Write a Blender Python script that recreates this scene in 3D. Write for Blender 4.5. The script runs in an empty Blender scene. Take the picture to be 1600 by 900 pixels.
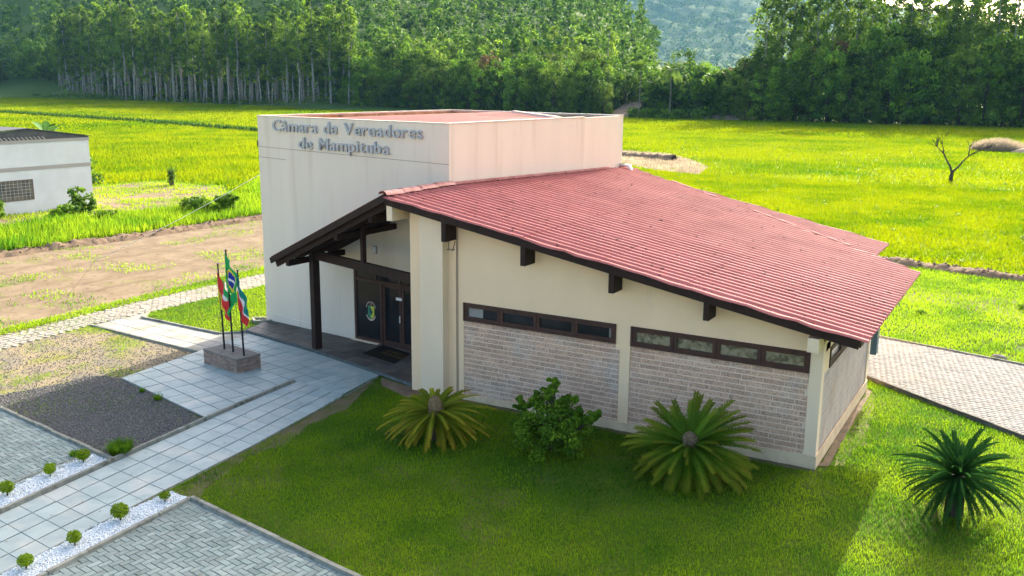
import bpy, math, random
import numpy as np
from mathutils import Vector, Matrix
R_ = math.radians
scene = bpy.context.scene
rng = np.random.default_rng(7)
random.seed(7)

# ------------------------------------------------------------------ camera
CAM = np.array([4.359, -23.328, 9.5])
YAW, PITCH, ROLL = R_(-29.45), R_(12.324), R_(0.544)
def cam_axes():
    cy, sy, cp, sp = math.cos(YAW), math.sin(YAW), math.cos(PITCH), math.sin(PITCH)
    f = np.array([sy*cp, cy*cp, -sp]); r = np.array([cy, -sy, 0.0]); u = np.cross(r, f)
    c, s = math.cos(ROLL), math.sin(ROLL)
    return c*r+s*u, -s*r+c*u, f
cr, cu, cf = cam_axes()
cd = bpy.data.cameras.new('camera'); cam = bpy.data.objects.new('camera', cd)
scene.collection.objects.link(cam)
cam.matrix_world = Matrix(((cr[0], cu[0], -cf[0], CAM[0]), (cr[1], cu[1], -cf[1], CAM[1]), (cr[2], cu[2], -cf[2], CAM[2]), (0, 0, 0, 1)))
cd.sensor_width = 36; cd.lens = 1480.6/1600*36; cd.clip_start = 0.1; cd.clip_end = 20000
scene.camera = cam

# ------------------------------------------------------------------ sky, sun, exposure
SUN_EL, SUN_AZ = R_(23.4), R_(-3.0)          # azimuth clockwise from +Y
w = bpy.data.worlds.new('World'); scene.world = w; w.use_nodes = True
nt = w.node_tree; nt.nodes.clear()
sky = nt.nodes.new('ShaderNodeTexSky'); sky.sky_type = 'NISHITA'; sky.sun_disc = False
sky.sun_elevation = SUN_EL; sky.sun_rotation = SUN_AZ
sky.air_density = 0.7; sky.dust_density = 6.0; sky.ozone_density = 0.3
bg = nt.nodes.new('ShaderNodeBackground'); bg.inputs[1].default_value = 0.15
wo = nt.nodes.new('ShaderNodeOutputWorld')
nt.links.new(sky.outputs[0], bg.inputs[0]); nt.links.new(bg.outputs[0], wo.inputs[0])
sl = bpy.data.lights.new('sun', 'SUN'); sl.energy = 3.3; sl.angle = R_(0.5); sl.color = (1.0, 0.93, 0.80)
sun = bpy.data.objects.new('sun', sl); scene.collection.objects.link(sun)
to_sun = Vector((math.sin(SUN_AZ)*math.cos(SUN_EL), math.cos(SUN_AZ)*math.cos(SUN_EL), math.sin(SUN_EL)))
sun.rotation_euler = to_sun.to_track_quat('Z', 'Y').to_euler(); sun.location = (0, 0, 60)
scene.view_settings.view_transform = 'Standard'; scene.view_settings.look = 'None'
scene.view_settings.exposure = 2.1; scene.view_settings.gamma = 1.0
scene.render.engine = 'CYCLES'
cy = scene.cycles
cy.use_denoising = True; cy.max_bounces = 6; cy.diffuse_bounces = 3; cy.glossy_bounces = 2
cy.transmission_bounces = 3; cy.transparent_max_bounces = 4; cy.volume_bounces = 0
cy.caustics_reflective = False; cy.caustics_refractive = False

# ------------------------------------------------------------------ materials
def mat(name, c1, c2=None, scale=4.0, rough=0.8, bump=0.0, bscale=None, detail=5, spec=0.3, objrand=0.0,
        attr=False, trans=0.0, metal=0.0, c3=None, s3=0.6, t3=(0.5, 0.62), stretch=None, c4=None, s4=30, t4=(0.62, 0.7), lo=0.35, hi=0.65):
    m = bpy.data.materials.new(name); m.use_nodes = True; t = m.node_tree; n = t.nodes; L = t.links
    b = n['Principled BSDF']; out = n['Material Output']
    if rough >= 0.9 and spec == 0.3: spec = 0.04
    b.inputs['Roughness'].default_value = rough; b.inputs['Specular IOR Level'].default_value = spec
    b.inputs['Metallic'].default_value = metal
    geo = n.new('ShaderNodeNewGeometry'); pos = geo.outputs['Position']
    if stretch:
        mp = n.new('ShaderNodeMapping'); mp.inputs['Scale'].default_value = stretch
        L.new(pos, mp.inputs[0]); pos = mp.outputs[0]
    def noise(s, d=detail):
        q = n.new('ShaderNodeTexNoise'); q.inputs['Scale'].default_value = s; q.inputs['Detail'].default_value = d
        L.new(pos, q.inputs['Vector']); return q.outputs['Fac']
    def mr(x, a, bb):
        q = n.new('ShaderNodeMapRange'); q.inputs[1].default_value = a; q.inputs[2].default_value = bb
        L.new(x, q.inputs[0]); return q.outputs[0]
    def mix(f, a, bb):
        q = n.new('ShaderNodeMix'); q.data_type = 'RGBA'
        L.new(f, q.inputs[0])
        for k, v in ((6, a), (7, bb)):
            if isinstance(v, tuple): q.inputs[k].default_value = (*v, 1)
            else: L.new(v, q.inputs[k])
        return q.outputs[2]
    rgb = n.new('ShaderNodeRGB'); rgb.outputs[0].default_value = (*c1, 1); col = rgb.outputs[0]
    if c2:
        if attr:
            a = n.new('ShaderNodeAttribute'); a.attribute_name = 'v'; f = a.outputs['Fac']
            col = mix(f, c1, c2)
        else:
            col = mix(mr(noise(scale), lo, hi), c1, c2)
    if c3: col = mix(mr(noise(s3), *t3), col, c3)
    if c4: col = mix(mr(noise(s4), *t4), col, c4)
    if objrand:
        oi = n.new('ShaderNodeObjectInfo'); h = n.new('ShaderNodeHueSaturation')
        v = n.new('ShaderNodeMapRange'); v.inputs[3].default_value = 1-objrand; v.inputs[4].default_value = 1+objrand
        L.new(oi.outputs['Random'], v.inputs[0]); L.new(v.outputs[0], h.inputs['Value']); L.new(col, h.inputs['Color']); col = h.outputs[0]
    L.new(col, b.inputs['Base Color'])
    if bump:
        bn = n.new('ShaderNodeBump'); bn.inputs['Strength'].default_value = bump; bn.inputs['Distance'].default_value = 0.02
        L.new(noise(bscale or scale*4, 6), bn.inputs['Height']); L.new(bn.outputs[0], b.inputs['Normal'])
    if trans:
        tr = n.new('ShaderNodeBsdfTranslucent'); L.new(col, tr.inputs[0])
        ms = n.new('ShaderNodeMixShader'); ms.inputs[0].default_value = trans
        L.new(b.outputs[0], ms.inputs[1]); L.new(tr.outputs[0], ms.inputs[2]); L.new(ms.outputs[0], out.inputs[0])
    return m
# walls
M_BLOCK = mat('block_paint', (0.75, 0.65, 0.515), (0.715, 0.62, 0.49), scale=0.8, rough=0.85, bump=0.08, bscale=60, c3=(0.58, 0.45, 0.33), s3=1.4, t3=(0.56, 0.92), c4=(0.52, 0.40, 0.29), s4=5, t4=(.66, .95), stretch=(1.5, 1.5, 0.12))
M_CREAM = mat('cream_paint', (0.86, 0.625, 0.385), (0.82, 0.595, 0.365), scale=0.9, rough=0.85, bump=0.06, bscale=60, c3=(0.64, 0.49, 0.30), s3=1.0, t3=(0.62, 0.9), stretch=(1.2, 1.2, 0.3))
M_COL = mat('column_paint', (0.82, 0.635, 0.43), (0.78, 0.60, 0.405), scale=1.0, rough=0.85, bump=0.05, bscale=60, c3=(0.46, 0.36, 0.26), s3=1.1, t3=(0.68, 0.95), stretch=(1, 1, 0.3))
M_PLINTH = mat('plinth_paint', (0.72, 0.56, 0.36), (0.60, 0.45, 0.28), scale=2.0, rough=0.85, bump=0.1, bscale=50)
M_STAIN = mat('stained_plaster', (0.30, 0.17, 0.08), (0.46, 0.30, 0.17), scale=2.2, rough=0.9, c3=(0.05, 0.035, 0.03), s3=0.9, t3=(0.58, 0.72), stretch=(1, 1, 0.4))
M_COPING = mat('coping', (0.62, 0.56, 0.48), (0.48, 0.42, 0.35), scale=2, rough=0.8)
M_MORTAR = mat('mortar', (0.80, 0.63, 0.47), (0.74, 0.575, 0.425), scale=3, rough=0.9, bump=0.2, bscale=60)
M_BRICK = mat('split_brick', (0.65, 0.42, 0.285), (0.54, 0.345, 0.235), scale=2.2, rough=0.9, bump=0.7, bscale=38, objrand=0.14, c3=(0.52, 0.44, 0.37), s3=1.0, t3=(0.5, 0.8), c4=(0.25, 0.18, 0.15), s4=30, t4=(0.52, 0.66))
M_BRICKS = mat('side_brick', (0.56, 0.47, 0.40), (0.46, 0.39, 0.34), scale=2, rough=0.9, bump=0.6, bscale=38, c3=(0.42,0.28,0.16), s3=0.8, t3=(.62,.85), stretch=(1,1,.6))
M_BRICKP = mat('pedestal_brick', (0.36, 0.26, 0.20), (0.28, 0.20, 0.155), scale=6, rough=0.9, bump=0.6, bscale=50, objrand=0.2, c4=(0.16, 0.11, 0.09), s4=30, t4=(0.58, 0.7))
M_WOOD = mat('dark_brown_wood', (0.040, 0.022, 0.017), (0.026, 0.015, 0.012), scale=6, spec=.12, rough=0.6, bump=0.15, bscale=40, stretch=(1, 1, 0.6))
M_FRAME = mat('brown_metal_frame', (0.080, 0.040, 0.029), (0.060, 0.032, 0.024), scale=5, rough=0.5, spec=0.15)
M_GLASS = mat('dark_glass', (0.012, 0.014, 0.016), (0.02, 0.02, 0.02), scale=3, rough=0.06, spec=0.22)
M_CURTAIN = mat('pale_curtain_glass', (0.30, 0.28, 0.25), (0.22, 0.21, 0.19), scale=30, rough=0.15, spec=0.5, stretch=(4, 1, 0.5))
M_RED = mat('red_roof_sheet', (0.43, 0.135, 0.115), (0.37, 0.108, 0.092), scale=1.2, rough=0.68, spec=0.07, bump=0.15, bscale=24, objrand=0.06,
            c3=(0.46, 0.155, 0.135), s3=0.35, t3=(0.46, 0.85), c4=(0.10, 0.035, 0.03), s4=5.5, t4=(0.63, 0.72))
M_ROOF2 = mat('inner_roof_tile', (0.42, 0.15, 0.10), (0.36, 0.13, 0.09), scale=3, rough=0.6)
M_GUTTER = mat('grey_blue_metal', (0.10, 0.14, 0.19), (0.16, 0.19, 0.22), scale=3, rough=0.4, metal=0.3)
M_LETTER = mat('letter_metal', (0.46, 0.45, 0.44), (0.38, 0.38, 0.38), scale=8, rough=0.5, spec=0.4)
M_WHITE = mat('white_plastic', (0.75, 0.74, 0.70), rough=0.5)
M_BLACK = mat('black_metal', (0.02, 0.02, 0.022), rough=0.4)
M_CRACK = mat('joint_sealant', (0.22, 0.15, 0.11), rough=0.9)
# ground
M_SLAB = mat('stone_slab', (0.255, 0.315, 0.295), (0.32, 0.375, 0.35), scale=2.2, rough=0.55, bump=0.15, bscale=14, objrand=0.07, c3=(0.44, 0.43, 0.37), s3=0.9, t3=(0.5, 0.75), c4=(0.30, 0.33, 0.32), s4=5, t4=(0.60, 0.75))
M_JOINT = mat('slab_joint', (0.13, 0.15, 0.145), (0.09, 0.11, 0.10), scale=6, rough=0.9)
M_KERB = mat('kerb_concrete', (0.30, 0.29, 0.23), (0.21, 0.21, 0.17), scale=5, rough=0.9, bump=0.3, bscale=40, objrand=0.1, c3=(0.09, 0.09, 0.065), s3=2.5, t3=(0.58, 0.75))
M_SLATE = mat('slate', (0.095, 0.082, 0.070), (0.065, 0.057, 0.051), scale=1.5, rough=0.55, bump=0.25, bscale=20, objrand=0.35, c3=(0.14, 0.11, 0.085), s3=0.8, t3=(0.5, 0.75))
M_PAVER = mat('concrete_paver', (0.20, 0.25, 0.22), (0.27, 0.31, 0.275), scale=2, rough=0.85, bump=0.2, bscale=60, objrand=0.17, c4=(0.16, 0.18, 0.15), s4=3, t4=(0.6, 0.75))
M_PJOINT = mat('paver_joint', (0.030, 0.036, 0.026), (0.045, 0.055, 0.028), scale=4, rough=0.95)
M_DRIVE = mat('drive_paver', (0.20, 0.195, 0.18), (0.27, 0.262, 0.243), scale=0.8, spec=0.03, rough=0.85, bump=0.15, bscale=50, attr=True, c3=(0.36, 0.29, 0.22), s3=0.6, t3=(0.58, 0.8))
M_COBBLE = mat('cobble_stone', (0.27, 0.245, 0.20), (0.37, 0.345, 0.29), scale=3, spec=0.03, rough=0.9, attr=True)
M_DIRT = mat('dirt', (0.225, 0.172, 0.115), (0.165, 0.125, 0.08), scale=0.9, rough=0.95, bump=0.6, bscale=6, c3=(0.17, 0.165, 0.06), s3=0.5, t3=(0.58, 0.70), c4=(0.11, 0.08, 0.05), s4=3.0, t4=(0.56, 0.72))
M_CLOD = mat('turned_soil', (0.15, 0.105, 0.07), (0.22, 0.16, 0.105), scale=2, rough=0.95, bump=0.6, bscale=10)
M_SAND = mat('pale_sand', (0.34, 0.27, 0.195), (0.24, 0.18, 0.12), scale=0.6, rough=0.95)
M_GRAVEL = mat('shaded_dark_gravel', (0.075, 0.071, 0.065), (0.125, 0.118, 0.105), scale=14, rough=0.9, bump=0.6, bscale=30)
M_DRYBED = mat('dry_bed', (0.27, 0.215, 0.13), (0.19, 0.165, 0.12), scale=1.2, rough=0.95, bump=0.5, bscale=18, c3=(0.20, 0.20, 0.04), s3=0.7, t3=(0.53, 0.68), c4=(0.13, 0.125, 0.12), s4=9, t4=(0.56, 0.68))
M_STONES = mat('gravel_stones', (0.085, 0.08, 0.072), (0.25, 0.235, 0.21), attr=True, rough=0.85)
M_PEBB = mat('white_pebble', (0.66, 0.70, 0.70), (0.88, 0.90, 0.88), attr=True, rough=0.7)
M_PEBBED = mat('white_pebble_bed', (0.55, 0.60, 0.60), (0.74, 0.77, 0.76), scale=25, rough=0.85, bump=0.5, bscale=40)
M_LAWN = mat('lawn_soil', (0.048, 0.095, 0.007), (0.090, 0.115, 0.015), scale=0.7, rough=0.95, bump=0.4, bscale=18, c3=(0.16, 0.125, 0.06), s3=0.45, t3=(0.57, 0.72), c4=(0.07, 0.11, 0.015), s4=8, t4=(0.5, 0.68))
M_FIELD = mat('field_ground', (0.122, 0.205, 0.001), (0.187, 0.242, 0.001), scale=0.05, rough=0.95, bump=0.8, bscale=1.5, c3=(0.10, 0.22, 0.001), s3=0.018, t3=(0.45, 0.62), c4=(0.27, 0.27, 0.012), s4=0.10, t4=(0.58, 0.76))
M_BLADE = mat('lawn_blade', (0.044, 0.155, 0.010), (0.25, 0.38, 0.010), attr=True, rough=0.8, trans=0.55, spec=0.05)
M_TALL = mat('tall_grass_blade', (0.075, 0.21, 0.008), (0.27, 0.38, 0.012), attr=True, rough=0.8, trans=0.55, spec=0.05)
M_PADDY = mat('paddy_blade', (0.065, 0.16, 0.001), (0.22, 0.27, 0.001), attr=True, rough=0.8, trans=0.55, spec=0.05)
M_DRY = mat('dry_straw', (0.44, 0.36, 0.25), (0.25, 0.20, 0.14), attr=True, rough=0.9, trans=0.5, spec=.05)
# plants
def leafmat(name, a, b, objrand=0.22, tr=0.35, rough=0.65, spec=0.12):
    return mat(name, a, b, attr=True, rough=rough, trans=tr, objrand=objrand, spec=spec)
L_EUC = leafmat('eucalyptus_leaf', (0.024, 0.075, 0.012), (0.29, 0.44, 0.028), tr=.42, spec=.05)
L_DENSE = leafmat('broadleaf_leaf', (0.020, 0.070, 0.010), (0.21, 0.36, 0.022), objrand=0.5, spec=.05)
L_LIGHT = leafmat('light_green_leaf', (0.06, 0.15, 0.016), (0.34, 0.48, 0.035), tr=.42, spec=.05)
L_RUST = leafmat('rusty_leaf', (0.12, 0.07, 0.03), (0.17, 0.10, 0.04))
L_FAR = leafmat('far_wood_leaf', (0.022, 0.075, 0.014), (0.20, 0.34, 0.030), objrand=0, spec=.05)
L_SHRUB = leafmat('shrub_leaf', (0.045, 0.12, 0.008), (0.22, 0.36, 0.018), objrand=0.1, tr=0.3)
L_BOX = leafmat('boxwood_leaf', (0.13, 0.24, 0.006), (0.36, 0.46, 0.012), objrand=0.15, tr=0.3)
L_PALM = leafmat('palm_leaf', (0.12, 0.21, 0.03), (0.28, 0.34, 0.06))
L_OLIVE = leafmat('olive_leaf', (0.085, 0.155, 0.018), (0.19, 0.27, 0.03), objrand=.35, tr=.4, spec=.05)
L_BANANA = leafmat('banana_leaf', (0.025, 0.09, 0.02), (0.10, 0.22, 0.05), tr=0.2)
L_CYC1 = leafmat('cycad_leaf_yellowing', (0.10, 0.155, 0.004), (0.42, 0.26, 0.02), objrand=0.3, tr=0.2, rough=0.6, spec=0.06)
L_CYC2 = leafmat('cycad_leaf_green', (0.045, 0.130, 0.006), (0.27, 0.20, 0.012), objrand=0.35, tr=0.2, rough=0.6, spec=0.06)
L_CYC3 = leafmat('cycad_leaf_dark', (0.018, 0.070, 0.014), (0.040, 0.10, 0.018), objrand=0.25, tr=0.22, rough=0.9, spec=0.0)
M_CYCONE = mat('cycad_heart', (0.26, 0.18, 0.09), (0.13, 0.085, 0.045), scale=22, rough=0.9, bump=1.0, bscale=40)
M_CYCONE2 = mat('cycad_heart_grey', (0.13, 0.09, 0.05), (0.36, 0.28, 0.19), scale=24, rough=0.9, bump=1.0, bscale=40, lo=0.5, hi=0.75)
M_BARK = mat('pale_bark', (0.40, 0.36, 0.30), (0.22, 0.19, 0.155), scale=1.5, rough=0.9, objrand=0.2)
M_BARKD = mat('dark_bark', (0.085, 0.065, 0.05), (0.05, 0.04, 0.03), scale=3, rough=0.95)
M_HOUSE = mat('white_house_paint', (0.66, 0.67, 0.66), (0.60, 0.61, 0.60), scale=1, rough=0.85)
M_BAND = mat('grey_band', (0.36, 0.33, 0.30), rough=0.85)
M_GREY = mat('dark_grey_sheet', (0.055, 0.06, 0.065), (0.08, 0.08, 0.085), scale=2, rough=0.6)
M_PINK = mat('pink_paint', (0.62, 0.30, 0.30), rough=0.8)
M_ROCK = mat('rock', (0.22, 0.19, 0.16), (0.30, 0.26, 0.22), scale=6, rough=0.95, bump=0.5, bscale=20)
M_FG = mat('flag_green', (0.02, 0.36, 0.09), rough=0.7, trans=0.3)
M_FY = mat('flag_yellow', (0.72, 0.60, 0.03), rough=0.7, trans=0.3)
M_FB = mat('flag_blue', (0.015, 0.04, 0.30), rough=0.7, trans=0.3)
M_FR = mat('flag_red', (0.62, 0.04, 0.04), rough=0.7, trans=0.3)
M_FW = mat('flag_white', (0.75, 0.75, 0.72), rough=0.7, trans=0.3)
M_FT = mat('flag_teal', (0.01, 0.22, 0.17), rough=0.7, trans=0.3)
M_MAT = mat('doormat', (0.022, 0.018, 0.015), (0.032, 0.026, 0.02), scale=40, rough=1.0)
M_GOLD = mat('doormat_text', (0.13, 0.085, 0.03), rough=1.0)
M_EG = mat('emblem_green', (0.03, 0.25, 0.13), rough=0.5)
M_EY = mat('emblem_yellow', (0.55, 0.60, 0.06), rough=0.5)
M_ED = mat('emblem_dark_green', (0.01, 0.06, 0.06), rough=0.5)
M_EP = mat('emblem_ribbon', (0.55, 0.45, 0.40), rough=0.5)
M_HILL = mat('hill_ground', (0.04, 0.085, 0.02), (0.07, 0.12, 0.028), scale=0.02, rough=0.95, c3=(0.12, 0.17, 0.045), s3=0.012, t3=(0.5, 0.6))

# ------------------------------------------------------------------ mesh helpers
COL = scene.collection
def obj(name, me, m=None, parent=None, loc=None, rotz=0.0, scl=None, kind=None, label=None, cat=None, group=None):
    if m is not None and not me.materials:
        for q in (m if isinstance(m, (list, tuple)) else [m]): me.materials.append(q)
    o = bpy.data.objects.new(name, me); COL.objects.link(o)
    if parent: o.parent = parent
    if loc is not None: o.location = loc
    if rotz: o.rotation_euler = (0, 0, rotz)
    if scl is not None: o.scale = scl if isinstance(scl, (tuple, list)) else (scl,)*3
    return tag(o, label, cat, group, kind)
def tag(o, label=None, cat=None, group=None, kind=None):
    if label: o['label'] = label
    if cat: o['category'] = cat
    if group: o['group'] = group
    if kind: o['kind'] = kind
    return o
def empty(name, loc, label, cat, group=None, rotz=0.0):
    o = bpy.data.objects.new(name, None); COL.objects.link(o); o.location = loc; o.rotation_euler = (0, 0, rotz)
    o.empty_display_size = 0.2
    return tag(o, label, cat, group)
def np_mesh(name, V, F, smooth=False, attr=None, matidx=None):
    V = np.asarray(V, np.float32); F = np.asarray(F, np.int32); k = F.shape[1]
    me = bpy.data.meshes.new(name)
    me.vertices.add(len(V)); me.vertices.foreach_set('co', V.ravel())
    me.loops.add(F.size); me.loops.foreach_set('vertex_index', F.ravel())
    me.polygons.add(len(F)); me.polygons.foreach_set('loop_start', np.arange(0, F.size, k, dtype=np.int32))
    if matidx is not None: me.polygons.foreach_set('material_index', np.asarray(matidx, np.int32))
    if smooth: me.polygons.foreach_set('use_smooth', np.ones(len(F), bool))
    if attr is not None:
        a = me.attributes.new('v', 'FLOAT', 'POINT'); a.data.foreach_set('value', np.asarray(attr, np.float32))
    me.update(calc_edges=True)
    return me
class MB:
    def __init__(s): s.v = []; s.f = []; s.mi = []; s.cur = 0
    def add(s, V, F):
        o = len(s.v); s.v += [tuple(map(float, p)) for p in V]; s.f += [tuple(i+o for i in f) for f in F]; s.mi += [s.cur]*len(F)
        return s
    def box(s, x0, x1, y0, y1, z0, z1, T=None):
        V = [(x0,y0,z0),(x1,y0,z0),(x1,y1,z0),(x0,y1,z0),(x0,y0,z1),(x1,y0,z1),(x1,y1,z1),(x0,y1,z1)]
        if T: V = [T(p) for p in V]
        return s.add(V, [(0,3,2,1),(4,5,6,7),(0,1,5,4),(1,2,6,5),(2,3,7,6),(3,0,4,7)])
    def prism(s, P, a, b, axis=1, T=None):
        """polygon P (2-D) extruded along axis from a to b"""
        def mk(p, q):
            if axis == 1: r = (p[0], q, p[1])
            elif axis == 2: r = (p[0], p[1], q)
            else: r = (q, p[0], p[1])
            return T(r) if T else r
        n = len(P); V = [mk(p, a) for p in P]+[mk(p, b) for p in P]
        F = [tuple(range(n)), tuple(range(2*n-1, n-1, -1))]+[(i, n+i, n+(i+1) % n, (i+1) % n) for i in range(n)]
        return s.add(V, F)
    def hexa(s, bot, top):
        return s.add(list(bot)+list(top), [(0,3,2,1),(4,5,6,7),(0,1,5,4),(1,2,6,5),(2,3,7,6),(3,0,4,7)])
    def bar(s, p, q, wd, h, up=(0, 0, 1)):
        """rectangular bar with its section centred on the line p-q"""
        p, q = Vector(p), Vector(q); d = (q-p).normalized(); u = Vector(up); sd = d.cross(u).normalized(); u = sd.cross(d).normalized()
        c = lambda o: [o-sd*wd/2-u*h/2, o+sd*wd/2-u*h/2, o+sd*wd/2+u*h/2, o-sd*wd/2+u*h/2]
        return s.add(c(p)+c(q), [(0,1,2,3),(7,6,5,4),(0,4,5,1),(1,5,6,2),(2,6,7,3),(3,7,4,0)])
    def tube(s, pts, rad, k=6):
        pts = [Vector(p) for p in pts]; rings = []
        rad = rad if isinstance(rad, (list, tuple)) else [rad]*len(pts)
        V = []
        for i, p in enumerate(pts):
            d = (pts[min(i+1, len(pts)-1)]-pts[max(i-1, 0)]).normalized()
            a = Vector((1, 0, 0)) if abs(d.x) < 0.8 else Vector((0, 1, 0))
            u = d.cross(a).normalized(); w_ = d.cross(u)
            V += [p+(u*math.cos(2*math.pi*j/k)+w_*math.sin(2*math.pi*j/k))*rad[i] for j in range(k)]
        F = []
        for i in range(len(pts)-1):
            F += [(i*k+j, i*k+(j+1) % k, (i+1)*k+(j+1) % k, (i+1)*k+j) for j in range(k)]
        F += [tuple(range(k-1, -1, -1)), tuple(range((len(pts)-1)*k, len(pts)*k))]
        return s.add(V, F)
    def mesh(s, name, smooth=False, bevel=0):
        me = bpy.data.meshes.new(name); me.from_pydata(s.v, [], s.f)
        if any(s.mi): me.polygons.foreach_set('material_index', s.mi)
        if smooth: me.polygons.foreach_set('use_smooth', [True]*len(s.f))
        me.update(); return me
    def build(s, name, m, parent=None, smooth=False, **k):
        return obj(name, s.mesh(name, smooth), m, parent, **k)
def flat(name, P, z, m, kind='structure', jitter=0.0, step=0.0, parent=None, **k):
    """a thin sheet laid on the ground"""
    P = [np.array(p, float) for p in P]
    if step:
        Q = []
        for i, p in enumerate(P):
            q = P[(i+1) % len(P)]; n = max(1, int(np.hypot(*(q-p))/step))
            for j in range(n): Q.append(p+(q-p)*j/n+(rng.normal(0, jitter, 2) if jitter else 0))
        P = Q
    me = bpy.data.meshes.new(name); n = len(P)
    V = [(p[0], p[1], z) for p in P]
    from mathutils.geometry import tessellate_polygon
    tri = tessellate_polygon([[Vector(v) for v in V]])
    F = []
    for t in tri:
        a, b, c = t
        nz = (V[b][0]-V[a][0])*(V[c][1]-V[a][1])-(V[b][1]-V[a][1])*(V[c][0]-V[a][0])
        F.append((a, b, c) if nz > 0 else (a, c, b))
    me.from_pydata(V, [], F); me.update()
    return obj(name, me, m, parent, kind=kind, **k)
def pip(pts, poly):
    x, y = pts[:, 0], pts[:, 1]; ins = np.zeros(len(pts), bool); P = np.asarray(poly, float); n = len(P); j = n-1
    for i in range(n):
        xi, yi, xj, yj = P[i, 0], P[i, 1], P[j, 0], P[j, 1]
        c = ((yi > y) != (yj > y)) & (x < (xj-xi)*(y-yi)/(yj-yi+1e-12)+xi); ins ^= c; j = i
    return ins
LAT = np.random.default_rng(3).random((256, 256))
def vnoise(x, y):
    xi, yi = np.floor(x).astype(int), np.floor(y).astype(int); fx, fy = x-xi, y-yi
    fx, fy = fx*fx*(3-2*fx), fy*fy*(3-2*fy); g = lambda a, b: LAT[a % 256, b % 256]
    return (g(xi, yi)*(1-fx)+g(xi+1, yi)*fx)*(1-fy)+(g(xi, yi+1)*(1-fx)+g(xi+1, yi+1)*fx)*fy
def fbm(x, y, o=4):
    s, a, t = 0, 0.5, 0
    for k in range(o): s = s+a*vnoise(x*2**k+17*k, y*2**k+31*k); t += a; a *= 0.5
    return s/t
def sample_poly(poly, n):
    P = np.asarray(poly, float); lo, hi = P.min(0), P.max(0); out = []
    got = 0
    while got < n:
        q = lo+(hi-lo)*rng.random((n*2, 2)); q = q[pip(q, poly)]; out.append(q); got += len(q)
        if len(q) == 0: break
    return np.concatenate(out)[:n]
def in_view(p, margin=0.12):
    d = np.c_[p, np.zeros(len(p))]-CAM; zf = d@cf; u = d@cr/np.maximum(zf, .1)*1480.6/800; v = d@cu/np.maximum(zf, .1)*1480.6/450
    return (zf > 1) & (abs(u) < 1+margin) & (v > -1-margin*1.5)
def grass(name, poly, n, h, wd, m, excl=(), lean=0.5, patch=0.6, bare=0.0, vshift=0.0, z=0.0, dens_near=0.0, **k):
    p = sample_poly(poly, n)
    keep = in_view(p)
    for e in excl: keep &= ~pip(p, e)
    if bare: keep &= fbm(p[:, 0]*0.45, p[:, 1]*0.45) < (1-bare)+rng.normal(0, 0.05, len(p))
    p = p[keep]; n = len(p)
    hh = rng.uniform(h[0], h[1], n)*(0.7+0.6*fbm(p[:, 0]*patch, p[:, 1]*patch)); a = rng.uniform(0, 2*math.pi, n)
    dx, dy = np.cos(a)*wd/2, np.sin(a)*wd/2; la = rng.uniform(0, 2*math.pi, n); ll = hh*lean*rng.random(n)
    V = np.empty((n, 3, 3)); V[:, 0] = np.c_[p[:, 0]-dx, p[:, 1]-dy, np.full(n, z)]; V[:, 1] = np.c_[p[:, 0]+dx, p[:, 1]+dy, np.full(n, z)]
    V[:, 2] = np.c_[p[:, 0]+np.cos(la)*ll, p[:, 1]+np.sin(la)*ll, z+hh]
    v = np.clip(fbm(p[:, 0]*patch+50, p[:, 1]*patch+9)*1.9-0.45+vshift+rng.normal(0, 0.18, n), 0, 1)
    me = np_mesh(name, V.reshape(-1, 3), np.arange(3*n).reshape(-1, 3), attr=np.repeat(v, 3))
    return obj(name, me, m, kind='stuff', **k)
def pebbles(name, poly, n, r, m, z=0.0, excl=()):
    p = sample_poly(poly, n)
    for e in excl: p = p[~pip(p, e)]
    n = len(p); rr = rng.uniform(r[0], r[1], n)
    O = np.array([(1,0,0),(0,1,0),(-1,0,0),(0,-1,0),(0,0,.8),(0,0,-.4)])
    V = O[None]*rr[:, None, None]*rng.uniform(0.6, 1.3, (n, 1, 3)); a = rng.uniform(0, 6.28, n); c, s = np.cos(a)[:, None], np.sin(a)[:, None]
    X, Y = V[..., 0]*c-V[..., 1]*s, V[..., 0]*s+V[..., 1]*c
    V = np.stack([X+p[:, 0:1], Y+p[:, 1:2], V[..., 2]+z+rr[:, None]*0.3], -1)
    T = np.array([(0,1,4),(1,2,4),(2,3,4),(3,0,4),(1,0,5),(2,1,5),(3,2,5),(0,3,5)])
    F = (np.arange(n)[:, None, None]*6+T[None]).reshape(-1, 3)
    return obj(name, np_mesh(name, V.reshape(-1, 3), F, attr=np.repeat(rng.random(n), 6)), m, kind='stuff')
def leafcloud(cl, nl, size, up=0.35, flatn=0.0, r=None, shell=0.5):
    """leaf quads spread through clumps: cl = list of (x, y, z, radius)"""
    g = r or rng; C = np.asarray(cl, float); n = len(C)*nl
    ci = np.repeat(np.arange(len(C)), nl); d = g.normal(size=(n, 3)); d /= np.linalg.norm(d, axis=1)[:, None]
    rad = C[ci, 3]*g.random(n)**shell; pos = C[ci, :3]+d*rad[:, None]*np.array([1, 1, 0.8])
    nn = d*0.7+g.normal(size=(n, 3))*0.7+np.array([0, 0, up]); nn /= np.linalg.norm(nn, axis=1)[:, None]
    a = np.cross(nn, g.normal(size=(n, 3))); a /= np.linalg.norm(a, axis=1)[:, None]; b = np.cross(nn, a)
    s = size*g.uniform(0.6, 1.3, n)[:, None]; a = a*s*0.5; b = b*s*0.32
    V = np.stack([pos-a, pos+b*1.0, pos+a, pos-b*1.0], 1).reshape(-1, 3)
    cv = (g.random(len(C))[ci]*0.65+g.random(n)*0.35)**1.35
    return V, np.arange(4*n).reshape(-1, 4), np.repeat(cv, 4)

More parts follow.
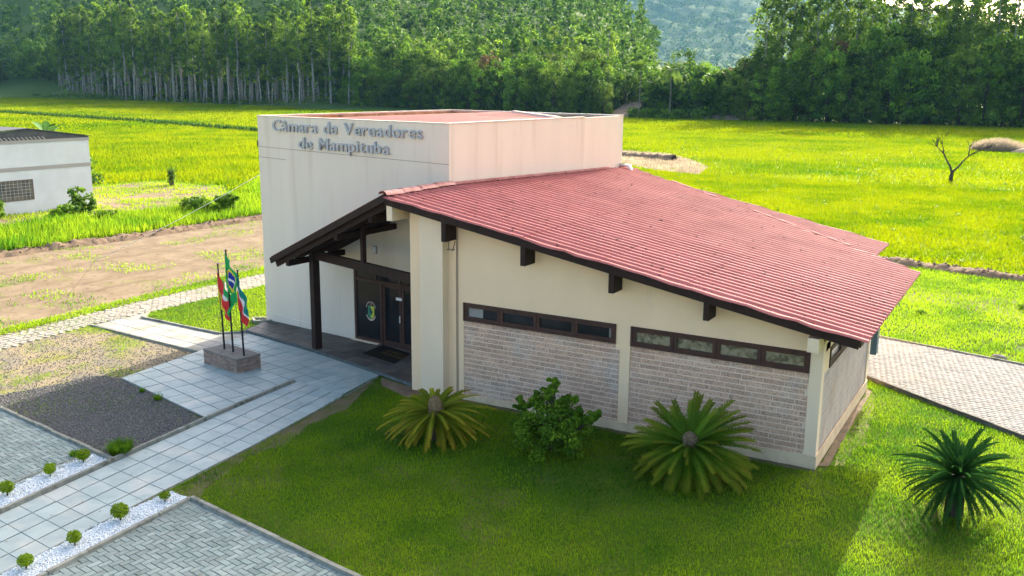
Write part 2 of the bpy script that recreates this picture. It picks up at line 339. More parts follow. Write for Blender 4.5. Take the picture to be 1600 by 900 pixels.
# ------------------------------------------------------------------ ground, roads, sheets
S = 6600
obj('ground', np_mesh('ground', [(-S,-S,-.06),(S,-S,-.06),(S,S,-.06),(-S,S,-.06)], [(0,1,2,3)]), M_FIELD, kind='structure')
P_WALK = [(-14.02,0.46),(-13.17,-6.03),(-12.81,-10.38),(-12.55,-13.56),(-12.3,-17),(-14.6,-17),(-15.1,-11.92),(-15.43,-8.74),(-15.73,-5.3),(-15.89,-3.25),(-15.97,-1.46),(-17.75,1.3)]
P_PLAZA = [(-20.98,-4.11),(-15.78,-5.33),(-15.97,-1.46),(-17.75,1.45),(-21.5,2.1),(-21.37,2.3),(-22.4,1.4),(-21.25,-0.5)]
P_LAWN = [(-14.0,0.45),(-12.4,0.15),(-12.4,0.5),(0.0,0.5),(0.0,7.4),(-0.25,8.5),(4.56,4.97),(14,-2.0),(14,-17),(-12.3,-17),(-12.81,-10.38),(-13.17,-6.03)]
P_YARDR = [(-11.98,-9.34),(-6.75,-10.17),(-2.0,-10.95),(-2.0,-17),(-11.45,-17),(-11.73,-13.1)]
P_PEBR = [(-12.78,-9.20),(-12.02,-9.25),(-11.73,-13.1),(-11.45,-17),(-12.3,-17),(-12.55,-13.56),(-12.81,-10.38)]
P_PEBL = [(-16.42,-8.57),(-15.5,-8.7),(-15.14,-11.92),(-14.7,-17),(-15.9,-17),(-16.28,-11.17)]
P_YARDL = [(-21.5,-7.83),(-16.42,-8.57),(-16.28,-11.17),(-15.9,-17),(-24,-17),(-24,-7.5)]
P_BED = [(-27.62,-0.25),(-21.22,-0.72),(-20.98,-4.11),(-15.80,-5.36),(-15.47,-8.66),(-21.5,-7.83),(-27.2,-7.0),(-27.3,-4.1)]
P_COBBLE = [(-29.0,-12),(-29.05,-3.0),(-29.42,3.0),(-29.26,11.33),(-29.0,34),(-26.6,34),(-27.23,8.99),(-27.47,2.45),(-27.71,-0.17),(-27.28,-4.13),(-27.0,-12)]
P_WPATH = [(-27.62,-0.1),(-21.22,-0.68),(-21.37,2.3),(-22.4,1.4),(-26.81,1.58),(-27.47,2.45)]
P_LAWNL = [(-26.81,1.62),(-22.4,1.44),(-21.42,2.38),(-21.75,2.5),(-22.0,3.9),(-21.1,15.6),(-21.1,34),(-26.55,34),(-27.2,8.99),(-27.43,2.45)]
P_DIRT = [(-44.6,-14),(-44.5,6.9),(-43.2,25.3),(-43,60),(-29.0,60),(-29.26,11.33),(-29.42,3.0),(-29.05,-3.0),(-29.0,-14)]
P_TALL = [(-44.6,-14),(-44.5,6.9),(-43.2,25.3),(-42.6,60),(-57,62),(-60,42),(-53,33),(-52,18),(-52.8,12),(-52,-14)]
P_HDIRT = [(-53.0,10),(-51.6,18),(-50.5,25),(-52.0,31),(-60,38),(-69,37),(-69,10)]
P_DRIVE = [(-0.25,8.66),(4.56,5.14),(14,-1.8),(14,10.2),(4.32,12.92),(-0.97,14.32),(-6,15.6),(-6,8.66)]
P_STRIP = [(-6,15.62),(-0.97,14.34),(4.32,12.94),(14,10.22),(16,28),(3.8,29.6),(-2,30.7),(-12,33),(-12,17)]
P_RUT = [(-9,26.6),(-1.66,25.2),(4.0,24.6),(15,22.5),(15,19.6),(4.1,20.6),(-1.0,22.2),(-9,23.6)]
P_DPATCH = [(-54,104),(-48.2,101.6),(-41.7,100.5),(-34.5,91),(-29.7,82.7),(-27.9,73.8),(-32.2,75.2),(-36.3,78),(-43,85),(-54,92)]
flat('unseen_bounce_ground', [(-70,-70),(60,-70),(60,-17.2),(-70,-17.2)], -.03, mat('warm_bounce_ground', (0.44,0.36,0.285),(0.36,0.29,0.225), scale=.5, rough=.95, bump=.4, bscale=8))  # unseen ground behind the camera, added for warm bounce light on the facade
flat('dirt_ground', P_DIRT, -.030, M_DIRT, step=1.5, jitter=.25)
flat('grassy_verge', P_TALL, -.034, M_LAWN, step=2, jitter=.3)
flat('dirt_yard', P_HDIRT, -.026, M_DIRT, step=1.5, jitter=.3)
flat('dirt_patch', P_DPATCH, -.02, mat('dry_patch', (0.24,0.19,0.09),(0.19,0.18,0.05), scale=.35, rough=.95, c3=(0.20,0.14,0.085), s3=.25, t3=(.5,.62)), step=2, jitter=.6)
flat('back_lawn', P_STRIP, -.022, M_LAWN, step=1.5, jitter=.12)
flat('dirt_track', P_RUT, -.016, M_DIRT, step=1.0, jitter=.25)
flat('front_lawn', P_LAWN, -.018, M_LAWN)
flat('side_lawn', P_LAWNL, -.018, M_LAWN)
bed = flat('gravel_bed', P_BED, -.014, M_DRYBED)
P_GRAV = [(-21.9,-4.2),(-20.9,-4.0),(-15.80,-5.36),(-15.47,-8.66),(-21.5,-7.83),(-22.8,-7.4)]
flat('gravel_bed', P_GRAV, -.010, M_GRAVEL, step=.5, jitter=.12)  # dark gravel split off along the block's shadow edge, shade partly in its colour
P_EARTH = [(0.02,0.2),(0.02,7.4),(.3,7.2),(.55,5.6),(.62,4.2),(.8,2.4),(.55,.6)]
flat('bare_earth', P_EARTH, -.006, mat('bare_soil', (0.30,0.22,0.14),(0.17,0.14,0.10), scale=2.5, rough=.95, bump=.5, bscale=20), step=.4, jitter=.07)
P_EARTH2 = [(-13.9,.35),(-12.5,.1),(-11.8,-.35),(-11.9,-.9),(-13.3,-.35)]
flat('bare_earth', P_EARTH2, -.006, M_CLOD, step=.25, jitter=.05)

P_EDGE = [(-13.95,.1),(-13.12,-6.03),(-12.78,-9.2),(-11.9,-9.2),(-12.2,-8.6),(-12.75,-6.8),(-12.55,-5.6),(-12.95,-4.2),(-12.9,-2.6),(-13.4,-1.2)]
P_BASE = [(-11.0,-.06),(.1,-.06),(.2,-.3),(-3,-.36),(-6,-.28),(-9,-.38),(-11,-.3)]
flat('worn_soil', P_EDGE, -.006, mat('worn_soil', (0.15,0.115,0.07),(0.10,0.10,0.035), scale=2.0, rough=.95, bump=.5, bscale=25), step=.3, jitter=.07)
flat('worn_soil', P_BASE, -.006, bpy.data.materials['worn_soil'], step=.3, jitter=.04)
def gridpavers(P, ang, lx, ly, gap, bond=0.5, herring=False):
    """cells of a laid pattern whose centres fall in polygon P -> (cx, cy, sx, sy, rot)"""
    c, s = math.cos(ang), math.sin(ang); P = np.asarray(P); ctr = P.mean(0)
    ext = np.abs((P-ctr)).max()*1.6; out = []
    if herring:
        a = ly; N = int(ext/a)+4
        for i in range(-N, N):
            for j in range(-N, N):
                k = (i+j) % 4 if False else (i-j) % 4
                # herringbone of 2:1 pieces: cell (i,j) starts a horizontal piece when k==0, a vertical one when k==2
                if k == 0: cx, cy, r = (i+1)*a, (j+.5)*a, 0
                elif k == 3: cx, cy, r = (i+.5)*a, (j+1)*a, 1
                else: continue
                out.append((cx, cy, (lx-gap, ly-gap), r))
    else:
        for j in range(int(-ext/ly), int(ext/ly)+1):
            off = (j % 2)*bond*lx
            for i in range(int(-ext/lx)-1, int(ext/lx)+1):
                out.append((i*lx+off, j*ly, (lx-gap, ly-gap), 0))
    Q = np.array([(q[0]*c-q[1]*s+ctr[0], q[0]*s+q[1]*c+ctr[1]) for q in out])
    ins = pip(Q, P)
    return [(Q[i][0], Q[i][1], out[i][2][0], out[i][2][1], ang+(math.pi/2 if out[i][3] else 0)) for i in range(len(out)) if ins[i]]
def slabmesh(name, sx, sy, h, bev=0.006):
    b = MB(); x, y = sx/2, sy/2
    V = [(-x,-y,0),(x,-y,0),(x,y,0),(-x,y,0),(-x,-y,h-bev),(x,-y,h-bev),(x,y,h-bev),(-x,y,h-bev),(-x+bev,-y+bev,h),(x-bev,-y+bev,h),(x-bev,y-bev,h),(-x+bev,y-bev,h)]
    F = [(0,1,5,4),(1,2,6,5),(2,3,7,6),(3,0,4,7),(4,5,9,8),(5,6,10,9),(6,7,11,10),(7,4,8,11),(8,9,10,11)]
    b.add(V, F); return b.mesh(name)
def clip_poly(P, a, b):
    """keep the part of polygon P left of the line a->b"""
    out = []; n = len(P); sd = lambda p: (b[0]-a[0])*(p[1]-a[1])-(b[1]-a[1])*(p[0]-a[0])
    for i in range(n):
        p, q = P[i], P[(i+1) % n]; s, t = sd(p), sd(q)
        if s >= 0: out.append(p)
        if s*t < 0: k = s/(s-t); out.append((p[0]+(q[0]-p[0])*k, p[1]+(q[1]-p[1])*k))
    return out
def slab_poly(b, P, z0, z1):
    if len(P) < 3: return
    ar = sum(P[i][0]*P[(i+1) % len(P)][1]-P[(i+1) % len(P)][0]*P[i][1] for i in range(len(P)))
    if ar < 0: P = P[::-1]
    if abs(ar)/2 < 0.004: return
    n = len(P); c = (sum(p[0] for p in P)/n, sum(p[1] for p in P)/n)
    Q = [(p[0]+(c[0]-p[0])*.02, p[1]+(c[1]-p[1])*.02) for p in P]
    b.add([(*p, z0) for p in P]+[(*p, z1-.006) for p in P]+[(*q, z1) for q in Q],
          [tuple(2*n+i for i in range(n))]+[(i, (i+1) % n, n+(i+1) % n, n+i) for i in range(n)]+[(n+i, n+(i+1) % n, 2*n+(i+1) % n, 2*n+i) for i in range(n)])

# walkway of square stone slabs: four across, rows along the walk
walk = flat('walkway', P_WALK, .004, M_JOINT)
def lerp(p, q, t): return (p[0]+(q[0]-p[0])*t, p[1]+(q[1]-p[1])*t)
def polyx(line, y):
    for (x0, y0), (x1, y1) in zip(line, line[1:]):
        if (y0-y)*(y1-y) <= 0: return x0+(x1-x0)*(y-y0)/(y1-y0)
    return line[-1][0] if y < line[-1][1] else line[0][0]
WL = [(-17.9,1.5),(-15.99,-1.46),(-15.89,-3.25),(-15.73,-5.3),(-15.43,-8.74),(-15.1,-11.92),(-14.6,-17)]
WR = [(-14.02,0.52),(-13.17,-6.03),(-12.81,-10.38),(-12.55,-13.56),(-12.3,-17)]
y = -1.55; row = 0
WL2 = [(-16.02,-1.2)]+WL[1:]
while y > -16.5:
    y2 = y-.63
    for k in range(4):
        g = .008
        a0, a1 = k/4+g, (k+1)/4-g
        sk = .22   # the courses run a little askew
        def pt(t, yy): 
            yy2 = yy-sk*2.6*(t-.5)*.5
            return (polyx(WL2, yy2)+.07+(polyx(WR, yy2)-polyx(WL2, yy2)-.07)*t, yy2)
        b = MB(); slab_poly(b, [pt(a0, y-.012), pt(a0, y2), pt(a1, y2), pt(a1, y-.012)], .004, .022+random.uniform(-.003, .003))
        if b.v: b.build('slab', M_SLAB, walk)
    y = y2
# plaza slabs round the flag pedestal and up to the porch
plaza = flat('plaza', P_PLAZA, .006, M_JOINT)
ang = math.atan2(-1.22, 5.2)
def laid(parent, poly, ang, lx, ly, org, gap, z0, z1, m, name='slab', jit=.003, excl=None, bond=0.0):
    c, s = math.cos(ang), math.sin(ang); P = np.asarray(poly); 
    loc = [((p[0]-org[0])*c+(p[1]-org[1])*s, -(p[0]-org[0])*s+(p[1]-org[1])*c) for p in poly]
    L_ = np.array(loc); lo, hi = L_.min(0), L_.max(0)
    ar = sum(loc[i][0]*loc[(i+1) % len(loc)][1]-loc[(i+1) % len(loc)][0]*loc[i][1] for i in range(len(loc)))
    if ar < 0: loc = loc[::-1]
    made = []
    for j in range(int(math.floor(lo[1]/ly)), int(math.ceil(hi[1]/ly))):
        off = bond*lx*(j % 2)
        for i in range(int(math.floor((lo[0]-off)/lx)), int(math.ceil((hi[0]-off)/lx))):
            q = [(i*lx+off+gap, j*ly+gap), ((i+1)*lx+off-gap, j*ly+gap), ((i+1)*lx+off-gap, (j+1)*ly-gap), (i*lx+off+gap, (j+1)*ly-gap)]
            # clip the cell by the (convex-ish) polygon: Sutherland-Hodgman with the cell as clip window
            R2 = loc
            for k in range(4): R2 = clip_poly(R2, q[k], q[(k+1) % 4])
            if len(R2) < 3: continue
            W = [(p[0]*c-p[1]*s+org[0], p[0]*s+p[1]*c+org[1]) for p in R2]
            if excl and excl(np.mean(W, 0)): continue
            b = MB(); slab_poly(b, W, z0, z1+random.uniform(-jit, jit))
            if b.v: made.append(b.build(name, m, parent))
    return made
PZ1 = [(-20.95,-4.08),(-15.9,-5.27),(-16.0,-1.46),(-21.25,-.35)]
PZ2 = [(-21.25,-.33),(-16.0,-1.44),(-13.82,-1.66),(-14.05,0.48),(-17.75,1.42),(-21.4,2.1)]
laid(plaza, PZ1, ang, .72, .62, PZ1[0], .013, .006, .030, M_SLAB)
laid(plaza, PZ2, ang+.05, .66, .62, (-17.75, 1.42), .013, .006, .026, M_SLAB)
wp = flat('sunlit_path', P_WPATH, .002, M_JOINT)
laid(wp, [(-27.5,-.05),(-21.24,-.62),(-21.4,2.2),(-22.4,1.38),(-26.8,1.56),(-27.4,2.3)], ang*.4, 1.0, .62, (-27.5, -.1), .01, .002, .022, mat('worn_slab', (0.25,0.245,0.22),(0.32,0.31,0.28), scale=2, rough=.8, objrand=.1, c3=(0.20,0.20,0.12), s3=1.2, t3=(.5,.75)))
# porch of dark slate
P_PORCH = [(-21.78,2.15),(-17.75,1.47),(-14.05,.52),(-12.34,.05),(-12.34,2.95),(-17.6,3.42),(-22.2,3.9)]
porch = MB().prism(P_PORCH, 0, .085, axis=2).build('porch_floor', M_JOINT, kind='structure')
laid(porch, [(-21.7,2.2),(-17.75,1.52),(-14.05,.57),(-12.36,.1),(-12.36,2.93),(-17.6,3.40),(-22.1,3.86)], -.2, 1.15, .72, (-21.7, 2.0), .01, .085, .1, M_SLATE, name='slate_tile', bond=.4)

# kerbs made of single stones
def kerb(name, line, wd, h, ln, label, side=0.0, z=0.0, m=None):
    e = empty(name, (0, 0, 0), label, 'kerb')
    for (p, q) in zip(line, line[1:]):
        p, q = np.array(p), np.array(q); L_ = np.hypot(*(q-p)); n = max(1, round(L_/ln)); d = (q-p)/L_; nrm = np.array([-d[1], d[0]])
        for i in range(n):
            a, b2 = p+d*(L_*i/n+.006), p+d*(L_*(i+1)/n-.006); hh = h+random.uniform(-.008, .008); o = nrm*(side+random.uniform(-.008, .008))
            w_ = nrm*wd/2; bv = nrm*.02
            b = MB(); V = []
            b.hexa([(*(a-w_+o), z-.05), (*(b2-w_+o), z-.05), (*(b2+w_+o), z-.05), (*(a+w_+o), z-.05)], [(*(a-w_+o+bv), z+hh), (*(b2-w_+o+bv), z+hh), (*(b2+w_+o-bv), z+hh), (*(a+w_+o-bv), z+hh)])
            b.build('kerb_stone', m or M_KERB, e)
    return e
kerb('kerb', [(-15.99,-1.46),(-15.9,-3.25),(-15.74,-5.3),(-15.44,-8.74),(-15.11,-11.92),(-14.6,-17)], .12, .10, 1.0, 'weathered concrete kerb along the left side of the slab walkway')
kerb('kerb', [(-11.75,-17),(-11.76,-13.1),(-12.0,-9.32)], .13, .09, 1.0, 'concrete kerb between the white pebbles and the herringbone yard')
kerb('kerb', [(-12.0,-9.28),(-6.75,-10.12),(-2.0,-10.9)], .14, .10, 1.0, 'concrete kerb between the front lawn and the herringbone yard')
kerb('kerb', [(-21.5,-7.80),(-15.52,-8.68)], .13, .09, 1.0, 'concrete kerb between the dark gravel bed and the left paved yard')
kerb('kerb', [(-16.42,-8.62),(-16.28,-11.17),(-15.9,-17)], .07, .05, 1.0, 'low kerb between the left paved yard and the white pebbles')
kerb('kerb', [(-21.25,-.66),(-27.62,-.18)], .10, .06, 1.0, 'kerb between the dry bed and the pale path')
kerb('kerb', [(-21.45,2.36),(-22.4,1.46),(-26.81,1.62),(-27.45,2.5)], .12, .09, .8, 'bent kerb round the corner of the small sunny lawn')
kerb('kerb', [(-0.28,8.60),(4.56,5.05),(14,-1.9)], .12, .13, 1.0, 'dark kerb between the sunny lawn and the side driveway', m=mat('kerb_dark', (0.10,0.095,0.085),(0.16,0.15,0.13), scale=4, rough=.9))
kerb('kerb', [(14,10.26),(4.32,12.98),(-0.97,14.38),(-6,15.66)], .10, .07, 1.0, 'kerb along the far side of the driveway')
kerb('kerb', [(-12.82,-10.38),(-13.18,-6.03),(-13.97,.3)], .05, .03, 1.2, 'thin edging along the right side of the walkway beside the lawn')

# herringbone yards
PAVM = slabmesh('paver', .276, .131, .03)
for nm, P, an in (('paved_yard', P_YARDR, -.15), ('paved_yard', P_YARDL, -.15)):
    base = flat(nm, P, -.004, M_PJOINT)
    Pc = np.array(P, float); Pc = Pc+(Pc.mean(0)-Pc)*-1*(.09/np.hypot(*(Pc-Pc.mean(0)).T))[:, None]
    cells = gridpavers([tuple(q) for q in Pc], an, .29, .145, .008, herring=True)
    C2 = np.array([(q[0], q[1]) for q in cells]); vis = in_view(C2, .03)
    d = np.hypot(C2[:, 0]-CAM[0], C2[:, 1]-CAM[1]); order = [i for i in np.argsort(d) if vis[i]]
    rest = MB()
    for n_, i in enumerate(order):
        q = cells[i]; z = -.004+random.uniform(-.004, .003)
        if n_ < 298: obj('paver', PAVM, M_PAVER, base, loc=(q[0], q[1], z), rotz=q[4])
        else:
            c, s = math.cos(q[4]), math.sin(q[4])
            slab_poly(rest, [(q[0]+a*c-b*s, q[1]+a*s+b*c) for a, b in ((-.138,-.066),(.138,-.066),(.138,.066),(-.138,.066))], -.004, .026+random.uniform(-.004, .003))
    if rest.v: rest.build('pavers_beyond', M_PAVER, base, kind='stuff')
def paver_field(name, parent, cells, h, z, m):
    n = len(cells); q = np.array([c[:5] for c in cells]); c, s = np.cos(q[:, 4]), np.sin(q[:, 4])
    def ring(k, zz): 
        out = []
        for a, b in ((-1,-1),(1,-1),(1,1),(-1,1)):
            x, y = a*q[:, 2]/2*k, b*q[:, 3]/2*k; out.append(np.c_[q[:, 0]+x*c-y*s, q[:, 1]+x*s+y*c, zz])
        return np.stack(out, 1)
    top = z+h+rng.uniform(-.004, .004, n)
    V = np.concatenate([ring(1, np.full(n, z)), ring(1, top-.006), ring(.92, top)], 1)
    T = np.array([(0,1,5,4),(1,2,6,5),(2,3,7,6),(3,0,4,7),(4,5,9,8),(5,6,10,9),(6,7,11,10),(7,4,8,11),(8,9,10,11)])
    F = (np.arange(n)[:, None, None]*12+T[None]).reshape(-1, 4)
    return obj(name, np_mesh(name, V.reshape(-1, 3), F, attr=np.repeat(rng.random(n), 12)), m, parent, kind='stuff')
drive = flat('driveway', P_DRIVE, -.004, mat('drive_joint', (0.07,0.065,0.05),(0.06,0.06,0.04), scale=2, rough=.95))
paver_field('driveway_pavers', drive, gridpavers(P_DRIVE, math.atan2(-3.52, 4.77)+math.pi/2, .24, .13, .014), .03, -.004, M_DRIVE)
cob = flat('cobbled_road', P_COBBLE, -.012, mat('cobble_joint', (0.19,0.165,0.10),(0.15,0.18,0.05), scale=.8, rough=.95))
paver_field('cobbles', cob, [(q[0]+random.uniform(-.02,.02), q[1]+random.uniform(-.02,.02), q[2]*random.uniform(.8,1), q[3]*random.uniform(.8,1), q[4]+random.uniform(-.12,.12)) for q in gridpavers(P_COBBLE, .1, .30, .17, .02)], .025, -.012, M_COBBLE)
# white pebbles, dark gravel
flat('pebble_bed', P_PEBR, -.002, M_PEBBED); flat('pebble_bed', P_PEBL, -.002, M_PEBBED)
pebbles('pebbles', P_PEBR, 7000, (.016, .034), M_PEBB, .0); pebbles('pebbles', P_PEBL, 7000, (.016, .034), M_PEBB, .0)
pebbles('gravel', P_GRAV, 12000, (.012, .03), M_STONES, -.012); pebbles('gravel', P_BED, 7000, (.012, .03), M_STONES, -.012)
# ------------------------------------------------------------------ main building
bld = empty('municipal_building', (0, 0, 0), 'cream single-storey council building with red corrugated roof and tall box-shaped front block', 'building')
SL = .1774
zr = lambda x: 6.13-SL*(x+12.84)
wall_top = lambda x: zr(x)-.11
# hall walls
b = MB()
b.prism([(-11.95,3.02),(0,3.02),(0,wall_top(0)),(-11.95,wall_top(-11.95))], 0, .2)
b.box(-11.1,-10.47,.001,.2,0,3.02); b.box(-5.51,-5.08,.001,.2,2.3,3.02); b.box(-.29,-.01,.001,.2,2.3,3.02)
b.build('front_wall', M_CREAM, bld)
MB().box(-5.385,-5.085,-.016,.2,.1,2.40).build('pier', M_CREAM, bld)
b = MB(); b.box(-10.66,-5.39,.03,.2,0,2.46); b.box(-5.08,-.28,.03,.2,0,2.46); b.build('brick_backing', M_MORTAR, bld)
b = MB(); b.hexa([(-11.0,-.045,-.05),(.045,-.045,-.05),(.045,.0,-.05),(-11.0,.0,-.05)], [(-11.0,-.045,.13),(.045,-.045,.33),(.045,.0,.335),(-11.0,.0,.135)])
b.box(.002,.045,.0,7.36,-.05,.325); b.build('plinth', M_PLINTH, bld)
MB().box(-.285,.014,-.014,.30,.0,3.30).build('corner_column', M_COL, bld)
MB().box(-.27,.0,-.62,7.3,3.17,3.52).build('corner_beam', M_COL, bld)
# bricks of the front wall: one object each
CH, BL = .1445, .555
bm = {}
def brickmesh(L_):
    k = round(L_, 2)
    if k not in bm:
        q = MB(); x, zz, d, v = k/2, (CH-.026)/2, .014, .005
        q.add([(-x,0,-zz),(x,0,-zz),(x,0,zz),(-x,0,zz),(-x+v,-d,-zz+v),(x-v,-d,-zz+v),(x-v,-d,zz-v),(-x+v,-d,zz-v)], [(4,5,6,7),(0,1,5,4),(1,2,6,5),(2,3,7,6),(3,0,4,7)])
        bm[k] = q.mesh('brick')
    return bm[k]
for X0, X1 in ((-10.655,-5.395),(-5.078,-.29)):
    for j in range(16):
        zc = 2.445-CH*(j+.5)
        if zc < .12: continue
        x = X0-BL*(((j*37) % 100)/100 if j % 2 else ((j*61) % 50)/100)
        x = X0-BL*(.5 if j % 2 else 0)-.12*((j*7) % 3)
        while x < X1:
            a, c = max(x, X0)+.009, min(x+BL, X1)-.009
            if c-a > .06: obj('brick', brickmesh(c-a), M_BRICK, bld, loc=((a+c)/2, .031+random.uniform(-.002, .003), zc))
            x += BL
# right side wall: long narrow brickwork seen at a slant
b = MB(); b.box(-.2,-.03,.2,7.3,0,2.40); b.build('brick_backing', M_MORTAR, bld)
q = MB()
for j in range(15):
    zc = 2.40-CH*(j+.5); yy = .31-BL*(.5 if j % 2 else 0)-.1*(j % 3)
    if zc < .3: continue
    while yy < 7.1:
        a, c = max(yy, .31)+.007, min(yy+BL, 7.1)-.007
        if c-a > .06:
            e = random.uniform(-.003, .003); q.box(-.03, -.016+e, a, c, zc-CH/2+.011, zc+CH/2-.011)
        yy += BL
q.build('side_brickwork', M_BRICKS, bld, kind='stuff')
b = MB(); b.box(-.2,-.002,.2,.9,2.401,3.2); b.box(-.2,-.002,.3,7.3,2.96,3.62); b.box(-.2,-.002,7.0,7.3,2.401,3.2); b.build('side_wall', M_CREAM, bld)
MB().box(-.25,.016,7.1,7.36,.0,3.5).build('rear_column', M_COL, bld)
# back walls of the hall
b = MB()
def wallseg(b, p, q, t, z0, zt):
    p, q = np.array(p), np.array(q); d = (q-p)/np.hypot(*(q-p)); n = np.array([-d[1], d[0]])*t
    V = [(*p, z0), (*q, z0), (*(q+n), z0), (*(p+n), z0)]; W = [(*p, zt(p[0])), (*q, zt(q[0])), (*(q+n), zt(q[0])), (*(p+n), zt(p[0]))]
    b.hexa(V, W)
wallseg(b, (-.1,7.32), (-10.9,12.9), -.2, 0, wall_top); wallseg(b, (-1.0,8.2), (-1.0,11.6), .2, 0, wall_top); wallseg(b, (-1.0,11.6), (-10.4,13.6), .2, 0, wall_top)
b.build('back_wall', M_CREAM, bld)
# window strips
def window(x0, x1, z0, z1, panes, T=None, n=4):
    w_ = MB(); f = .055
    w_.box(x0,x1,-.035,.12,z1-f,z1,T); w_.box(x0,x1,-.035,.12,z0,z0+f,T); w_.box(x0,x0+f,-.034,.12,z0+f,z1-f,T); w_.box(x1-f,x1,-.034,.12,z0+f,z1-f,T)
    W = w_.build('window', M_FRAME, bld)
    L_ = (x1-x0-2*f)/n
    for i in range(n):
        a, c = x0+f+L_*i+.006, x0+f+L_*(i+1)-.006; s = .085
        m = MB(); e = -.022 if i % 2 else -.016
        m.box(a,c,e,.09,z1-f-s,z1-f-.003,T); m.box(a,c,e,.09,z0+f+.003,z0+f+s,T); m.box(a,a+s*1.1,e+.001,.09,z0+f+s,z1-f-s,T); m.box(c-s*1.1,c,e+.001,.09,z0+f+s,z1-f-s,T)
        m.build('sash', M_FRAME, W)
        for (u0, u1, pm) in panes[i]:
            pa, pc = a+s*1.1, c-s*1.1
            MB().box(pa+(pc-pa)*u0, pa+(pc-pa)*u1, .035, .045, z0+f+s, z1-f-s, T).build('pane', pm, W)
    return W
M_PATT = mat('patterned_glass', (0.20, 0.17, 0.10), (0.085, 0.075, 0.048), scale=9, rough=0.18, spec=0.6, bump=0.8, bscale=14, lo=.42, hi=.58, detail=2, c3=(0.24,0.21,0.13), s3=5, t3=(.45,.6))
window(-10.47,-5.51,2.46,3.02, [[(0,.5,M_CURTAIN),(.5,1,M_GLASS)],[(0,1,M_GLASS)],[(0,1,M_GLASS)],[(0,.93,M_GLASS),(.93,1,M_CURTAIN)]])
window(-5.08,-.285,2.46,3.02, [[(0,1,M_PATT)]]*4)
TS = lambda p: (-p[1]-.002, p[0], p[2])
window(.9,6.98,2.41,2.955, [[(0,1,M_CURTAIN)]]*4, T=TS)
# front column, side wall of the entrance, beams
zc_ = lambda x: zr(x)-.13
b = MB(); b.prism([(-11.83,-.05),(-11.0,-.05),(-11.0,zc_(-11.0)),(-11.83,zc_(-11.83))], -.33, .1); b.build('entrance_column', M_COL, bld)
b = MB(); b.prism([(-12.33,-.05),(-11.8,-.05),(-11.8,zc_(-11.8)),(-12.33,zc_(-12.33))], -.10, 2.96); b.build('entrance_side_wall', M_CREAM, bld)
MB().box(-12.79,-12.58,-.64,2.93,5.37,5.98).build('ridge_beam', M_COL, bld)
for x, zb in ((-10.86,4.90),(-8.22,4.46),(-5.53,4.0),(-2.90,3.60)):
    m = MB(); zt = zr(x)-.16; m.prism([(x,zb),(x+.15,zb),(x+.15,zr(x+.15)-.14),(x,zr(x)-.14)], -.60, .02); m.build('roof_beam', M_WOOD, bld)
for dx in (0, .045): MB().tube([(-10.71+dx,-.015,.1),(-10.71+dx,-.015,5.3)], .009, 5).build('cable_duct', M_CRACK, bld)
m = MB(); m.tube([(-10.80,-.30,4.92),(-10.76,-.34,4.66),(-10.62,-.34,4.66),(-10.60,-.25,4.9)], .012, 5); m.tube([(-10.80,-.4,4.64),(-10.62,-.4,4.64),(-10.62,-.25,4.64),(-10.80,-.25,4.64),(-10.80,-.4,4.64)], .012, 5); m.build('wire_bracket', M_BLACK, bld)
# barge boards of the big roof
b = MB(); b.bar((-12.82,-.66,zr(-12.82)-.155), (.93,-.66,zr(.93)-.155), .05, .24); b.build('barge_board', M_WOOD, bld)
b = MB(); b.bar((.93,-.60,zr(.93)-.18), (.93,8.5,zr(.93)-.18), .04, .12); b.build('eave_board', M_WOOD, bld)
# ------------------------------------------------------------------ roof sheets (each corrugated sheet its own part)
PITCH_ = .325
BLK_A = -.1
def left_edge(y):
    return -12.80 if y < 2.9 else -12.87+.0998/.995*(y-2.9)+.02
def right_edge(y): return 1.14 if y < 8.8 else 1.22-(y-8.8)/.5
def sheet(name, x0, x1, y0, y1, zoff, le, re, front=False, mt=None, parent=None, slope=None, sc=1.0):
    slope = slope or zr
    ny = max(2, int(round((y1-y0)/PITCH_*10))); nx = 7
    V = []; ok = np.zeros(ny+1, bool); sx = random.uniform(-.01, .01)
    for i in range(ny+1):
        yy = y0+(y1-y0)*i/ny; a, c = max(x0+sx, le(yy)), min(x1+sx, re(yy)); ok[i] = c-a > .02; c = max(c, a+.001)
        ph = 2*math.pi*yy/PITCH_; h = .034*math.cos(ph)
        for j in range(nx+1):
            t = j/nx; x = a+(c-a)*t; y_ = yy; z = slope(x)+h+zoff+.009*t
            if front and i < ny*.5:
                k = (1-i/(ny*.5))**2; sag = .25+1.3*vnoise(np.array([(x+12.84)*.62+3.3]), np.array([2.5]))[0]**1.3*abs(math.sin(math.pi*((x+12.84)/1.25+.2)))**.8
                z -= .062*k*sag*sc; y_ -= .06*k*sag
            V.append((x, y_, z))
    F = []
    for i in range(ny):
        if ok[i] and ok[i+1]:
            F += [(i*(nx+1)+j, i*(nx+1)+j+1, (i+1)*(nx+1)+j+1, (i+1)*(nx+1)+j) for j in range(nx)]
    if not F: return
    F = [f[::-1] if False else f for f in F]
    me = np_mesh(name, V, F, smooth=True)
    return obj(name, me, mt or M_RED, parent or bld)
rows = [-12.84+2.33*k for k in range(7)]
for r_, x0 in enumerate(rows[:6]):
    x1 = x0+2.45
    yy = -.74; k = 0
    while yy < 16:
        w_ = PITCH_*3
        sheet('roof_sheet', x0-.02, x1 if r_ < 5 else 1.14, yy, yy+w_+.10, -.002*(k % 2)+.002*(r_ % 2), left_edge, right_edge, front=(k == 0))
        yy += w_; k += 1
